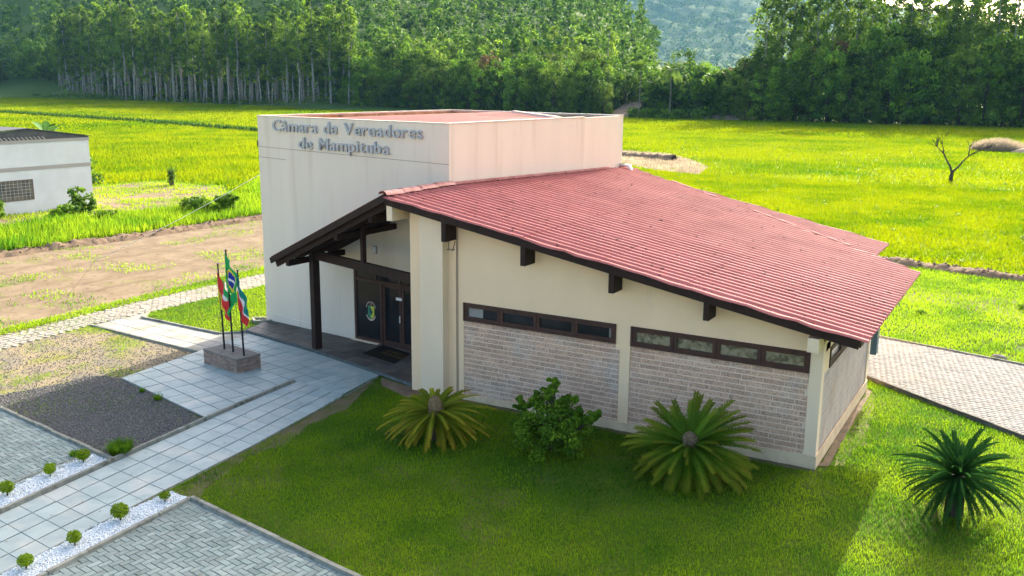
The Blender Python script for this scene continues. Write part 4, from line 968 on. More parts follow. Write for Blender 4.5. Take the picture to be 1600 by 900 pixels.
# ------------------------------------------------------------------ grass
walkpolys = [P_YARDR, P_PEBR, [(0,0),(0,7.4),(.22,7.4),(.3,0)], P_EARTH2]
NEAR = [(-14.1,.3),(-12,-.2),(0.05,-.05),(0.05,7.4),(-.3,8.5),(4.4,5.0),(9,1.4),(9,-16),(-12.3,-16),(-12.75,-10.38),(-13.1,-6.03)]
grass('lawn_grass', P_EDGE, 5000, (.03, .06), .016, M_BLADE, bare=.45, patch=1.2)
grass('lawn_grass', NEAR, 360000, (.035, .08), .018, M_BLADE, excl=walkpolys+[P_EDGE, P_BASE]+[[(-11.1,-.06),(.1,-.06),(.1,.4),(-11.1,.4)]], patch=.5, bare=.20, vshift=.0)
grass('lawn_tufts', NEAR, 70000, (.06, .12), .026, M_BLADE, excl=walkpolys+[P_EDGE, P_BASE], patch=1.6, bare=.48, vshift=.05)
grass('lawn_grass', P_LAWNL, 60000, (.04, .09), .03, M_BLADE, vshift=.25, excl=[P_WPATH])
grass('lawn_grass', P_STRIP, 110000, (.06, .14), .04, M_BLADE, vshift=.3, excl=[P_DRIVE], bare=.28)
grass('lawn_grass', P_BED, 36000, (.03, .07), .02, M_BLADE, vshift=.4, excl=[P_GRAV], bare=.52, patch=.8)
grass('lawn_grass', P_GRAV, 1400, (.03, .08), .02, M_BLADE, bare=.5, patch=.9)
grass('lawn_grass', P_COBBLE, 9000, (.03, .07), .025, M_BLADE, vshift=.2, bare=.50)
grass('lawn_grass', [(-29.6,-14),(-28.9,-14),(-29.3,3),(-29.1,12),(-28.9,34),(-29.7,34),(-30.3,12),(-30.2,3)], 14000, (.05, .14), .04, M_BLADE, vshift=.25)
grass('lawn_grass', P_DIRT, 60000, (.05, .12), .05, M_BLADE, vshift=.2, bare=.56, patch=.35)
grass('lawn_grass', P_HDIRT, 22000, (.08, .22), .06, M_TALL, vshift=.5, bare=.42, patch=.3)
grass('lawn_grass', P_TALL, 70000, (.35, .85), .11, M_TALL, excl=[P_HDIRT], patch=.35, vshift=.1, bare=.06)
MIDL = [(-43,26),(-42,60),(-52,95),(-80,112),(-140,110),(-150,78),(-72,20),(-69,38),(-60,38),(-52,32)]
grass('meadow_grass', MIDL, 120000, (.2, .5), .14, M_PADDY, excl=[P_HDIRT], patch=.18, vshift=.2)
MIDR = [(-20,33),(16,27),(40,70),(40,160),(-40,160),(-50,105)]
grass('meadow_grass', [(-14,33.5),(-2,31),(4,30),(18,28.5),(30,75),(-36,75)], 150000, (.10, .24), .10, M_PADDY, patch=.25, vshift=.15, excl=[P_DPATCH], bare=.06)
grass('meadow_grass', [(-36,75),(30,75),(40,160),(-75,160),(-55,100)], 130000, (.12, .32), .18, M_PADDY, patch=.12, vshift=.15, excl=[P_DPATCH], bare=.05)
PADDY = [(-150,78),(-140,110),(-80,112),(-52,95),(-75,160),(40,160),(45,226),(-60,220),(-102,219),(-190,224),(-250,230),(-395,258),(-420,190)]
grass('paddy_grass', PADDY, 200000, (.25, .5), .45, M_PADDY, patch=.05, vshift=.15)
grass('patch_grass', P_DPATCH, 9000, (.1, .3), .1, M_DRY, bare=.3)
cl = []
for poly, n in (([(-14,33.5),(-2,31),(4,30),(18,28.5),(30,75),(-36,75)], 70), ([(-36,75),(30,75),(40,160),(-75,160),(-55,100)], 90), (MIDL, 60), (P_STRIP, 10)):
    for p in sample_poly(poly, n): cl.append((p[0], p[1], .10, rng.uniform(.18, .5)))
V, F, v = leafcloud(cl, 30, .16, up=.9); obj('field_weeds', np_mesh('field_weeds', V, F, attr=v), L_SHRUB, kind='stuff')
# darker bunds between the paddies
for i, (ln, lab) in enumerate((([(-330,148),(-236,130),(-173,119),(-122,106),(-90,100)], 0),)):
    n = 4200; P = np.array(ln, float); t = rng.random(n)*(len(ln)-1); k = t.astype(int); f = (t-k)[:, None]; p = P[k]*(1-f)+P[k+1]*f+rng.normal(0, .55, (n, 2))
    hh = rng.uniform(.5, 1.2, n)*(1 if i < 2 else .6); a = rng.uniform(0, 6.28, n); wd = .2
    V = np.empty((n, 3, 3)); V[:, 0] = np.c_[p[:, 0]-wd*np.cos(a), p[:, 1]-wd*np.sin(a), np.zeros(n)]; V[:, 1] = np.c_[p[:, 0]+wd*np.cos(a), p[:, 1]+wd*np.sin(a), np.zeros(n)]; V[:, 2] = np.c_[p[:, 0]+rng.normal(0, .2, n), p[:, 1]+rng.normal(0, .2, n), hh]
    obj('bund_grass', np_mesh('bund_grass', V.reshape(-1, 3), np.arange(3*n).reshape(-1, 3), attr=np.repeat(rng.random(n)*.3, 3)), L_FAR, kind='stuff')
# turned-soil ridges
def soil_ridge(line, wd, h, seed, n=260):
    V = []; P = np.array(line, float); L_ = np.r_[0, np.cumsum(np.hypot(*np.diff(P, axis=0).T))]; m = 9
    for i in range(n+1):
        s = L_[-1]*i/n; x, y_ = np.interp(s, L_, P[:, 0]), np.interp(s, L_, P[:, 1]); k = min(np.searchsorted(L_, s, side='right')-1, len(P)-2); d = P[k+1]-P[k]; d = d/np.hypot(*d)
        for j in range(m):
            t = j/(m-1)*2-1; ww = wd*(1+.5*(vnoise(np.array([s*.7]), np.array([seed+.5]))[0]-.5)); px, py = x-d[1]*t*ww, y_+d[0]*t*ww
            z = h*(1-t*t)*(.35+1.2*fbm(np.array([px*1.7]), np.array([py*1.7]), 3)[0])+(.09*random.random() if abs(t) < .9 else 0)-.05
            V.append((px, py, z))
    F = [(i*m+j, (i+1)*m+j, (i+1)*m+j+1, i*m+j+1) for i in range(n) for j in range(m-1)]
    obj('soil_ridge', np_mesh('soil_ridge', V, F), M_CLOD, kind='structure')
    V = np.array(V); q = [tuple(p+np.r_[rng.normal(0, .12, 2), 0]) for p in V[rng.integers(0, len(V), n*2)]]
    CL = rng.uniform(.04, .11, (len(q), 1, 1)); O = np.array([(1,0,0),(0,1,0),(-1,0,0),(0,-1,0),(0,0,.8),(0,0,-.6)])
    W = np.array(q)[:, None]+O[None]*CL*rng.uniform(.6, 1.4, (len(q), 6, 1)); T = np.array([(0,1,4),(1,2,4),(2,3,4),(3,0,4),(1,0,5),(2,1,5),(3,2,5),(0,3,5)])
    obj('soil_clods', np_mesh('soil_clods', W.reshape(-1, 3), (np.arange(len(q))[:, None, None]*6+T[None]).reshape(-1, 3)), M_CLOD, kind='stuff')
soil_ridge([(-44.9,-14),(-44.7,6.9),(-43.6,16),(-43.3,25.5),(-43,45)], .7, .26, 1, 420)
soil_ridge([(-12,33.2),(-2,30.9),(3.8,29.7),(16,28.0)], .7, .28, 5, 300)
soil_ridge([(-52,94),(-45,93.5),(-41,92.5),(-37,91)], .9, .5, 7, 80)
M_TRACK = mat('wheel_track', (0.15,0.112,0.072),(0.20,0.152,0.10), scale=1.5, rough=.95, bump=.6, bscale=12)
for x0, bend in ((-33.2,.3),(-34.9,.3),(-38.6,-.5),(-40.3,-.5)):
    P = [(x0+bend*math.sin(t*.35), -14+t) for t in np.arange(0, 72, 1.5)]; wv = [.16+.12*random.random() for _ in P]
    flat('wheel_track', [(p[0]-w_, p[1]) for p, w_ in zip(P, wv)]+[(p[0]+w_, p[1]) for p, w_ in list(zip(P, wv))[::-1]], -.022, M_TRACK)
# boulder
def rock(loc, r, label, name='boulder', m=None, sq=.6):
    V = []; F = []; nr, ns = 7, 12
    for i in range(nr+1):
        ph = math.pi*i/nr
        for j in range(ns):
            th = 2*math.pi*j/ns; k = r*(1+.22*(fbm(np.array([math.cos(th)*1.3+i*.4+loc[0]]), np.array([math.sin(th)*1.3+i*.3]), 2)[0]-.5)); V.append((k*1.4*math.sin(ph)*math.cos(th), k*math.sin(ph)*math.sin(th), k*sq*math.cos(ph)+.3*r))
    for i in range(nr): F += [(i*ns+j, (i+1)*ns+j, (i+1)*ns+(j+1) % ns, i*ns+(j+1) % ns) for j in range(ns)]
    return tag(obj(name, np_mesh(name, V, F, smooth=True), m or M_ROCK, loc=loc), label, 'rock')
rock((3.5,13.55,-.03), .19, 'brown boulder lying in the grass at the far edge of the driveway')
def litter(name, poly, n, sz, m):
    p = sample_poly(poly, n); a = rng.uniform(0, 6.28, n); s_ = rng.uniform(*sz, n); c_, d_ = np.cos(a)*s_, np.sin(a)*s_; z = rng.uniform(.03, .045, n)
    V = np.stack([np.c_[p[:, 0]-c_, p[:, 1]-d_, z], np.c_[p[:, 0]+d_*.5, p[:, 1]-c_*.5, z+.01], np.c_[p[:, 0]+c_, p[:, 1]+d_, z], np.c_[p[:, 0]-d_*.5, p[:, 1]+c_*.5, z+.012]], 1)
    obj(name, np_mesh(name, V.reshape(-1, 3), np.arange(4*n).reshape(-1, 4), attr=np.repeat(rng.random(n), 4)), m, kind='stuff')
M_LIT = mat('dead_leaf', (0.10,0.06,0.03), (0.22,0.15,0.07), attr=True, rough=.9)
for P, n in ((P_PEBR, 60), (P_PEBL, 70), (P_YARDR, 160), (P_YARDL, 130), (P_WALK, 70), (P_DRIVE, 90), (NEAR, 500)): litter('leaf_litter', P, n, (.012, .035), M_LIT)
# ------------------------------------------------------------------ neighbouring white house
hs = empty('white_house', (-58.6,16,0), 'low white house with grey band and dark corrugated roof at the left edge', 'house')
hf = math.atan2(7.09, .28)       # facade runs along +Y and looks towards +X
def Hs(p):                        # p = (s along facade, depth behind it, z)
    c, s = math.cos(hf), math.sin(hf); return (-58.63+p[0]*c-p[1]*s+58.6, 16.13+p[0]*s+p[1]*c-16, p[2])
b = MB(); b.box(-7,7.1,0,8,-.1,4.92,Hs); b.build('wall', M_HOUSE, hs)
MB().box(-7,7.12,-.025,.0,3.0,3.26,Hs).build('band', M_BAND, hs); MB().box(-7.05,7.15,-.04,8,4.92,5.12,Hs).build('eave_band', M_BAND, hs)
m = MB(); pk = 2.4
m.prism([(-7.1,5.12),(7.15,5.12),(7.1,5.2),(pk,5.85),(-7.1,5.30)], -.02, .06, T=lambda p: Hs((p[0], p[1], p[2]))); m.build('gable', M_GREY, hs)
m = MB(); m.prism([(-7.1,5.32),(pk,5.88),(7.25,5.2),(7.25,5.24),(pk,5.95),(-7.1,5.38)], -.10, 8, T=lambda p: Hs((p[0], p[1], p[2]))); m.build('roof', M_GREY, hs)
for i in range(19):
    s0 = -2.0+i*.31; MB().add([Hs((s0,-.03,5.13)),Hs((s0+.12,-.03,5.13)),Hs((s0-.10,-.03,5.34)),Hs((s0-.20,-.03,5.34)),Hs((s0,-.06,5.13)),Hs((s0+.12,-.06,5.13)),Hs((s0-.10,-.06,5.34)),Hs((s0-.20,-.06,5.34))], [(0,1,2,3),(7,6,5,4),(0,4,5,1),(1,5,6,2),(2,6,7,3),(3,7,4,0)]).build('slat', M_BAND, hs)
m = MB(); m.box(-2.2,2.45,-.03,.06,.93,1.0,Hs); m.box(-2.2,2.45,-.03,.06,2.30,2.38,Hs); m.box(2.37,2.45,-.029,.06,1.0,2.30,Hs)
hw = m.build('window', mat('house_window_frame', (0.16,0.12,0.09), rough=.7), hs)
for i in range(16):
    m = MB(); s0 = -2.2+i*.29; m.box(s0,s0+.03,-.02,.03,1.0,2.3,Hs); m.build('mullion', M_BAND, hw)
for j in range(5): MB().box(-2.2,2.37,-.018,.03,1.22+j*.22,1.25+j*.22,Hs).build('transom', M_BAND, hw)
MB().box(-2.2,2.37,-.004,.0,1.0,2.3,Hs).build('pane', mat('house_pane', (0.06,0.07,0.07),(0.20,0.17,0.13), scale=1.5, rough=.15), hw)
pb = empty('pink_outbuilding', (-72,18.5,0), 'pink outbuilding with a row of dark vents behind the white house', 'outbuilding')
b = MB(); b.box(-2,2,-3,3,-.1,7.0); b.build('wall', M_PINK, pb); MB().box(-2.3,2.3,-3.2,3.3,7.0,7.12).build('roof', M_WHITE, pb)
for i in range(5): MB().box(2.0,2.03,-1.0+i*.62,-.72+i*.62,6.62,6.86).build('vent', M_BLACK, pb)
# ------------------------------------------------------------------ trees
def limb(b, p, q, r0, r1, k=5, n=4, wob=.1, g=random):
    p, q = Vector(p), Vector(q); L_ = (q-p).length; pts = []
    for i in range(n+1):
        t = i/n; o = Vector((g.uniform(-1, 1), g.uniform(-1, 1), 0))*wob*L_*(t*(1-t)*2); pts.append(p+(q-p)*t+o)
    b.tube(pts, [r0+(r1-r0)*i/n for i in range(n+1)], k); return pts
def proto_euc(seed, H_=27, start=.50, n=34, rad=(.9, 1.9), spread=2.6, nl=44, size=.62):
    g = random.Random(seed); b = MB(); top = Vector((g.uniform(-.8, .8), g.uniform(-.8, .8), H_*.97))
    tp = limb(b, (0, 0, -.3), top, .34, .07, 6, 6, .03, g); cl = []
    for i in range(n):
        t = start+(1-start)*(i+.5)/n; z = H_*t; a = g.uniform(0, 6.28); e = (1-((t-start)/(1-start)-.45)**2*2.2); r = spread*max(.25, e)*math.sqrt(g.random())
        bx, by = top.x*t, top.y*t; cl.append((bx+r*math.cos(a), by+r*math.sin(a), z, g.uniform(*rad)*max(.5, e)))
        if i % 3 == 0: limb(b, (bx, by, z-1.2), (bx+r*math.cos(a), by+r*math.sin(a), z), .07, .02, 4, 2, .05, g)
    r2 = np.random.default_rng(seed); V, F, v = leafcloud(cl, nl, size, up=.5, r=r2)
    return b.mesh('trunk', True), np_mesh('crown', V, F, attr=v)
def proto_dense(seed, H_=14, R=5, n=52, nl=48, size=.62, low=.08):
    g = random.Random(seed); b = MB(); limb(b, (0, 0, -.3), (g.uniform(-.5, .5), g.uniform(-.5, .5), H_*.6), .3, .12, 6, 4, .05, g); cl = []
    for i in range(n):
        a = g.uniform(0, 6.28); t = low+(1-low)*g.random()**.85; rr = R*(math.sin(math.pi*(.12+.80*t))**.6)*(.55+.45*math.sqrt(g.random())); z = H_*t
        cl.append((rr*math.cos(a), rr*math.sin(a), z-.6, g.uniform(.9, 1.9)))
        if i % 5 == 0: limb(b, (0, 0, z*.5), (rr*.8*math.cos(a), rr*.8*math.sin(a), z*.9), .10, .03, 4, 3, .06, g)
    r2 = np.random.default_rng(seed+100); V, F, v = leafcloud(cl, nl, size, up=.5, r=r2)
    return b.mesh('trunk', True), np_mesh('crown', V, F, attr=v)
def polar(u, r):
    d = cf+cr*((u-800)/1480.6); d = d[:2]/np.hypot(*d[:2]); return CAM[0]+d[0]*r, CAM[1]+d[1]*r
EUC = [proto_euc(10+k, 27, (.34, .50, .42, .28, .46, .38)[k], 38) for k in range(6)]
TALL = [proto_euc(30+k, 30, .30, 36, (1.0, 2.2), 3.4, 40, .66) for k in range(4)]
DEN = [proto_dense(50+k, 13+k*.6, 4.6+.3*(k % 3)) for k in range(6)]
LGT = [proto_euc(70+k, 18, .12, 40, (1.0, 1.9), 3.0, 46, .55) for k in range(4)]
def tree(name, proto, p, k, label, group, bark, leaf, kz=1.0, z=0.0):
    e = empty(name, (p[0], p[1], z), label, 'tree', group, rotz=random.uniform(0, 6.28))
    e.scale = (k, k, k*kz)
    for nm, me, m in (('trunk', proto[0], bark), ('crown', proto[1], leaf)):
        o = bpy.data.objects.new(nm, me); COL.objects.link(o); o.parent = e
        if not me.materials: me.materials.append(m)
        elif o.data.materials[0] != m: o.material_slots[0].link = 'OBJECT'; o.material_slots[0].material = m
    return e
def along(line, s):
    P = np.array(line, float); L_ = np.r_[0, np.cumsum(np.hypot(*np.diff(P, axis=0).T))]; return np.array((np.interp(s, L_, P[:, 0]), np.interp(s, L_, P[:, 1]))), L_[-1]
def away(p): d = p-CAM[:2]; return d/np.hypot(*d)
# the far edge of the fields
E_LEFT = [(-405,268),(-330,247),(-246,234),(-196,229)]
E_MID = [(-205,231),(-150,226),(-104,224)]
E_RIGHT = [(-88,226),(-60,224),(-30,227),(-2,231),(30,240)]
E_GAP = [(-104,232),(-84,236)]
T_EUC = ('pale-trunked slender eucalyptus in the grove along the left edge of the fields', 'eucalyptus trees of the left grove')
T_DEN = ('dense dark broadleaf tree in the front of the wood behind the tall block', 'broadleaf trees of the middle wood')
T_DER = ('dense dark broadleaf tree at the front of the wood on the right side', 'broadleaf trees of the right wood')
T_TAL = ('tall thin-crowned tree with pale trunk rising behind the right wood', 'tall trees behind the right wood')
T_LGT = ('light green feathery tree rising behind the middle wood', 'light green trees of the middle wood')
_, LL = along(E_LEFT, 0)
i = 0
for row in range(4):
    s = random.uniform(0, 3)
    while s < LL:
        p, _ = along(E_LEFT, s); p = p+away(p)*(row*5.5+random.uniform(-2, 2)+(14 if s < 55 else 0))
        kk = random.uniform(.80, 1.38)*(1.12 if s < 90 else 1.0)
        tree('eucalyptus_tree', EUC[i % 6], p, kk, *T_EUC, M_BARK, L_EUC); i += 1
        s += random.uniform(3.2, 8.5)
_, LL = along(E_MID, 0)
for row in range(4):
    s = random.uniform(0, 3)
    while s < LL:
        p, _ = along(E_MID, s); p = p+away(p)*(row*7+random.uniform(-2, 2))
        rust = (row == 1 and random.random() < .12)
        ol = random.random() < .22
        tree('broadleaf_tree', DEN[i % 6], p, random.uniform(.62, 1.08)*(1+.16*row)*(1.0-.18*(s/LL)), 'rusty brown tree in the front of the wood behind the tall block' if rust else ('lighter olive green broadleaf tree in the wood behind the tall block' if ol else T_DEN[0]), T_DEN[1], M_BARKD, L_RUST if rust else (L_OLIVE if ol else L_DENSE), kz=random.uniform(.85, 1.25)); i += 1
        s += random.uniform(3.2, 5.6)
for row in range(4):
    s = random.uniform(0, 3)
    while s < LL:
        p, _ = along(E_MID, s); p = p+away(p)*(34+row*8+random.uniform(-3, 3))
        tree('feathery_tree', LGT[i % 4], p, random.uniform(.95, 1.25)*(1+.08*row), *T_LGT, M_BARK, L_LIGHT); i += 1
        s += random.uniform(4.5, 8)
_, LL = along(E_RIGHT, 0)
for row in range(3):
    s = random.uniform(0, 2)
    while s < LL:
        p, _ = along(E_RIGHT, s); p = p+away(p)*(row*6.5+random.uniform(-1.8, 1.8)+(5 if s < 22 else 0))
        rust = (row > 0 and random.random() < .08)
        k = random.uniform(.8, 1.15)*(1+.20*row)*(.66 if s < 20 else (.85 if s < 32 else 1))
        ol = random.random() < .18
        tree('broadleaf_tree', DEN[i % 6], p, k*random.uniform(.85, 1.1), 'rusty brown tree among the dark trees of the right wood' if rust else ('lighter olive green tree among the dark trees of the right wood' if ol else T_DER[0]), T_DER[1], M_BARKD, L_RUST if rust else (L_OLIVE if ol else L_DENSE), kz=random.uniform(.85, 1.25)); i += 1
        s += random.uniform(3.0, 5.4)
for row in range(3):
    s = 26+random.uniform(0, 3)
    while s < LL:
        p, _ = along(E_RIGHT, s); p = p+away(p)*(22+row*7+random.uniform(-3, 3))
        tree('tall_tree', TALL[i % 4], p, random.uniform(1.0, 1.42), *T_TAL, M_BARK, L_EUC); i += 1
        s += random.uniform(2.8, 5.8)
for k in range(26):
    p = np.array(polar(random.uniform(-90, 115), random.uniform(545, 620)))
    tree('broadleaf_tree', DEN[i % 6], p, random.uniform(1.25, 1.9), 'dark round tree behind the pale fence posts at the far left', 'dark trees at the far left', M_BARKD, L_DENSE); i += 1
_, LL = along(E_LEFT, 0)
for row in range(2):
    s = random.uniform(0, 4)
    while s < LL:
        p, _ = along(E_LEFT, s); p = p+away(p)*(27+row*9+random.uniform(-3, 3)+(14 if s < 55 else 0))
        tree('broadleaf_tree', DEN[i % 6], p, random.uniform(.8, 1.25), 'dark bushy tree standing behind the trunks of the left eucalyptus grove', 'bushy trees behind the left grove', M_BARKD, L_DENSE); i += 1
        s += random.uniform(5.5, 9)
# low trees closing the gap round the path
for row in range(4):
    for s in np.arange(0, 22, 5.0):
        p, _ = along(E_GAP, s+random.uniform(-1.5, 1.5)); p = p+away(p)*(12+row*9+random.uniform(-2, 2))
        tree('broadleaf_tree', DEN[i % 6], p, random.uniform(.62, .85)*(1+.09*row), 'lower tree filling the gap behind the palm and the dirt path', 'trees in the gap by the palm', M_BARKD, L_DENSE); i += 1
# palm and thin tree standing before the gap
M_PTRUNK = mat('palm_trunk', (0.22,0.19,0.15),(0.15,0.13,0.10), scale=2, rough=.9)
def palm(loc, h, label):
    e = empty('palm_tree', loc, label, 'palm'); b = MB(); b.tube([(0,0,-.2),(.1,0,h*.5),(0,0,h)], [.22,.17,.15], 7); b.build('trunk', M_PTRUNK, e)
    ms = [frond_mesh(60-k*25, 95, 4.6, nl=30, wid=.9, seed=90+k) for k in range(4)]
    for i in range(26):
        o = obj('frond', ms[i % 4], L_PALM, e, loc=(0, 0, h)); o.rotation_euler = (random.uniform(-.2, .2), 0, i*2.4); k = random.uniform(.85, 1.1); o.scale = (k, k*1.0, k)
palm((-85.3,219.5,1.4), 11.4, 'palm with drooping fronds standing at the wood edge by the dirt path')
m = MB(); e = empty('thin_tree', (-93.6,218.5,1.4), 'thin tree with a bare pale trunk and small flat crown left of the palm', 'tree')
m.tube([(0,0,-.2),(.1,0,6),(.3,0,11.8)], [.16,.13,.08], 6); m.build('trunk', M_PTRUNK, e)
V, F, v = leafcloud([(random.uniform(-2, 2.4), random.uniform(-1.5, 1.5), 12.2+random.uniform(-.6, 1.2), 1.0) for _ in range(14)], 50, .5); obj('crown', np_mesh('crown', V, F, attr=v), L_LIGHT, e)
# undergrowth along the foot of the woods
def undergrowth(line, n, depth, hmax, m, seed):
    cl = []; _, L_ = along(line, 0); g = random.Random(seed)
    for i in range(n):
        p, _ = along(line, g.uniform(0, L_)); p = p+away(p)*g.uniform(-2.5, depth); cl.append((p[0], p[1], g.uniform(.1, hmax), g.uniform(.6, 1.3)))
    V, F, v = leafcloud(cl, 26, .6, up=.6); obj('undergrowth', np_mesh('undergrowth', V, F, attr=v), m, kind='stuff')
undergrowth(E_MID, 260, 18, 2.6, L_FAR, 1); undergrowth(E_RIGHT, 330, 16, 2.4, L_FAR, 2); undergrowth(E_LEFT, 260, 14, 1.8, L_FAR, 3); undergrowth(E_LEFT, 170, 26, 9, L_DENSE, 6)
undergrowth([(-97,219.5),(-76,219.5)], 150, 10, 2.2, L_FAR, 4); undergrowth([(-420,262),(-330,247)], 120, 8, 1.6, L_FAR, 5)
# dirt slopes in the gap
def slope(name, P, m): 
    me = bpy.data.meshes.new(name); me.from_pydata(P, [], [tuple(range(len(P)))]); me.update(); obj(name, me, m, kind='structure')
M_PATH = mat('dirt_path', (0.23,0.18,0.13),(0.13,0.11,0.08), scale=.5, rough=.95)
slope('dirt_path', [(-106,223,-.02),(-98,222,-.02),(-100,236,2.6),(-104,247,4.6),(-108,247,4.6),(-106.5,236,2.4)], M_PATH)
slope('dirt_path', [(-80,224,-.02),(-66,221,-.02),(-68,232,1.6),(-70,240,3.4),(-73,240,3.4),(-75,232,1.8)], M_PATH)
# ------------------------------------------------------------------ wooded hill behind, and the far blue hill
def hill(name, us, rs, hfun, m):
    V = []; nu, nr = len(us), len(rs)
    for u in us:
        for r in rs: x, y_ = polar(u, r); V.append((x, y_, hfun(u, r, x, y_)))
    F = [(i*nr+j, (i+1)*nr+j, (i+1)*nr+j+1, i*nr+j+1) for i in range(nu-1) for j in range(nr-1)]
    return obj(name, np_mesh(name, V, F, smooth=True), m, kind='structure')
def ss(t): t = np.clip(t, 0, 1); return t*t*(3-2*t)
def hmid(u, r, x=0, y=0):
    r0 = np.interp(u, [-400,0,300,500,700,900,1010,1100], [560,520,400,300,275,275,300,330])
    Hm = np.interp(u, [-400,0,200,400,700,900,985,1030,1090], [120,120,100,80,64,58,44,12,0])
    return Hm*ss((r-r0)/420)-.1*(1-ss((r-r0)/30))
hill('hill', np.linspace(-420, 1090, 70), np.linspace(270, 1000, 50), lambda u, r, x, y: float(hmid(u, r)), M_HILL)
def ridge(u): return np.interp(u, [600,900,985,1060,1130,1168,1200,1235,1270,1340,1430,1560,1700,2000], [300,300,292,282,268,246,226,207,190,168,140,110,90,70])*2.12
def hfar(u, r, x, y):
    t = ss((r-2300)/2500); n = fbm(np.array([x*.002]), np.array([y*.002]), 4)[0]-.5; bp = fbm(np.array([x*.018]), np.array([y*.018]), 3)[0]-.5
    return float(ridge(u)*t*(1+.35*n*(1-t))+bp*34*min(1, t*3)-1)
hill('hill', np.linspace(620, 2000, 260), np.linspace(2250, 4900, 90), hfar, M_HILL)
# woods on the slopes: too many to count
def woods(name, n, uf, rf, hf_, kH, m, seed, ncl=13, nl=15, size=1.5, R=(2.6, 4.2)):
    g = np.random.default_rng(seed); cl = []
    for i in range(n):
        u = uf(g); r = rf(g) or float(np.interp(u, [-150,0,300,500,700,1010], [600,580,440,350,320,315]))+480*g.random()**1.1; x, y_ = polar(u, r); z0 = hf_(u, r, x, y_); Ht = g.uniform(*kH); rr = g.uniform(*R)
        for k in range(ncl):
            a = g.uniform(0, 6.28); t = g.random(); q = rr*math.sqrt(g.random())*(1-.55*t*t); cl.append((x+q*math.cos(a), y_+q*math.sin(a), z0+Ht*(.25+.75*t), g.uniform(1.2, 2.2)))
    V, F, v = leafcloud(cl, nl, size, up=.6, r=g)
    obj(name, np_mesh(name, V, F, attr=v), m, kind='stuff')
woods('hillside_wood', 1600, lambda g: g.uniform(-150, 1010), lambda g: 0, lambda u, r, x, y: float(hmid(u, r)), (13, 23), L_FAR, 5)
woods('wood_behind', 150, lambda g: g.uniform(1215, 1700), lambda g: 285+150*g.random(), lambda u, r, x, y: 0.0, (16, 36), L_FAR, 9, ncl=20, nl=22, size=1.1, R=(2.4, 4.0))
woods('far_hill_wood', 1900, lambda g: g.uniform(960, 1330), lambda g: 2500+2250*g.random(), hfar, (14, 26), L_FAR, 6, ncl=7, nl=14, size=4.6, R=(7, 14))
woods('hillside_wood', 260, lambda g: g.uniform(1000, 1240), lambda g: 265+200*g.random(), lambda u, r, x, y: 0.0, (9, 14), L_FAR, 8)
# ------------------------------------------------------------------ small things in the fields
def bare_tree(loc, label):
    e = empty('bare_tree', loc, label, 'tree'); b = MB(); g = random.Random(11)
    b.tube([(0,0,-.2),(.05,0,.6),(.1,0,1.1)], [.2,.16,.14], 7)
    def br(p, d, L_, r, n):
        q = Vector(p)+Vector(d)*L_; limb(b, p, q, r, r*.55, 5, 3, .10, g)
        if n <= 0: return
        for k in range(3 if n > 1 else 2):
            nd = (Vector(d)+Vector((g.uniform(-.8, .8), g.uniform(-.5, .5), g.uniform(-.15, .35)))).normalized(); br(q, nd, L_*g.uniform(.42, .66), r*.56, n-1)
    br((.05,0,.9), Vector((-.42,0,.9)).normalized(), 1.9, .11, 4); br((.1,0,.95), Vector((.62,.05,.85)).normalized(), 1.9, .10, 4)
    b.build('trunk', M_BARKD, e); e.scale = (1.15, 1.15, 1.05)
bare_tree((-4.3,81.5,0), 'small bare forked tree standing alone in the right field')
def heap(name, loc, rx, ry, h, m, label, cat, n, bl, bm):
    e = empty(name, loc, label, cat); V = []; F = []; nr, ns = 6, 20
    for i in range(nr+1):
        t = i/nr
        for j in range(ns):
            a = 2*math.pi*j/ns; k = 1+.3*(vnoise(np.array([math.cos(a)*1.5+loc[0]]), np.array([math.sin(a)*1.5+i*.3]))[0]-.5); V.append((rx*(1-t)*k*math.cos(a), ry*(1-t)*k*math.sin(a), h*(1-(1-t)**2)-.1))
    for i in range(nr): F += [(i*ns+j, i*ns+(j+1) % ns, (i+1)*ns+(j+1) % ns, (i+1)*ns+j) for j in range(ns)]
    obj('mound', np_mesh('mound', V, F, smooth=True), m, e)
    if n:
        a = rng.uniform(0, 6.28, n); rr = np.sqrt(rng.random(n)); bx, by, bz = rx*rr*np.cos(a), ry*rr*np.sin(a), h*(1-rr**2); wd = .06; W = np.empty((n, 3, 3))
        W[:, 0] = np.c_[bx-wd, by, bz-.2]; W[:, 1] = np.c_[bx+wd, by, bz-.2]; W[:, 2] = np.c_[bx+rng.normal(.5, .5, n), by+rng.normal(0, .5, n), bz+bl*rng.random(n)]
        obj('straw', np_mesh('straw', W.reshape(-1, 3), np.arange(3*n).reshape(-1, 3), attr=np.repeat(rng.random(n), 3)), bm, e, kind='stuff')
heap('straw_heap', (-3.2,136,0), 3.4, 2.6, .9, M_SAND, 'grey-brown heap of dry straw in the right field', 'heap', 4200, 1.3, M_DRY)
heap('sand_pile', (2.6,134,0), 4.5, 3, 1.1, M_SAND, 'pale pile of sand and rubble at the right edge of the field', 'pile', 0, 0, None)
stp = empty('tree_stump', (-64.4,35.9,0), 'old tree stump wrapped in climbing leaves beside the dirt yard', 'stump')
m = MB(); m.tube([(0,0,-.1),(0,0,.8),(.05,0,1.35)], [.22,.2,.2], 8); m.build('stub', M_BARKD, stp); V, F, v = leafcloud([(0,0,1.3,.5),(.1,0,.85,.42),(-.05,0,.45,.4)], 130, .2); obj('creeper', np_mesh('creeper', V, F, attr=v), L_SHRUB, stp)
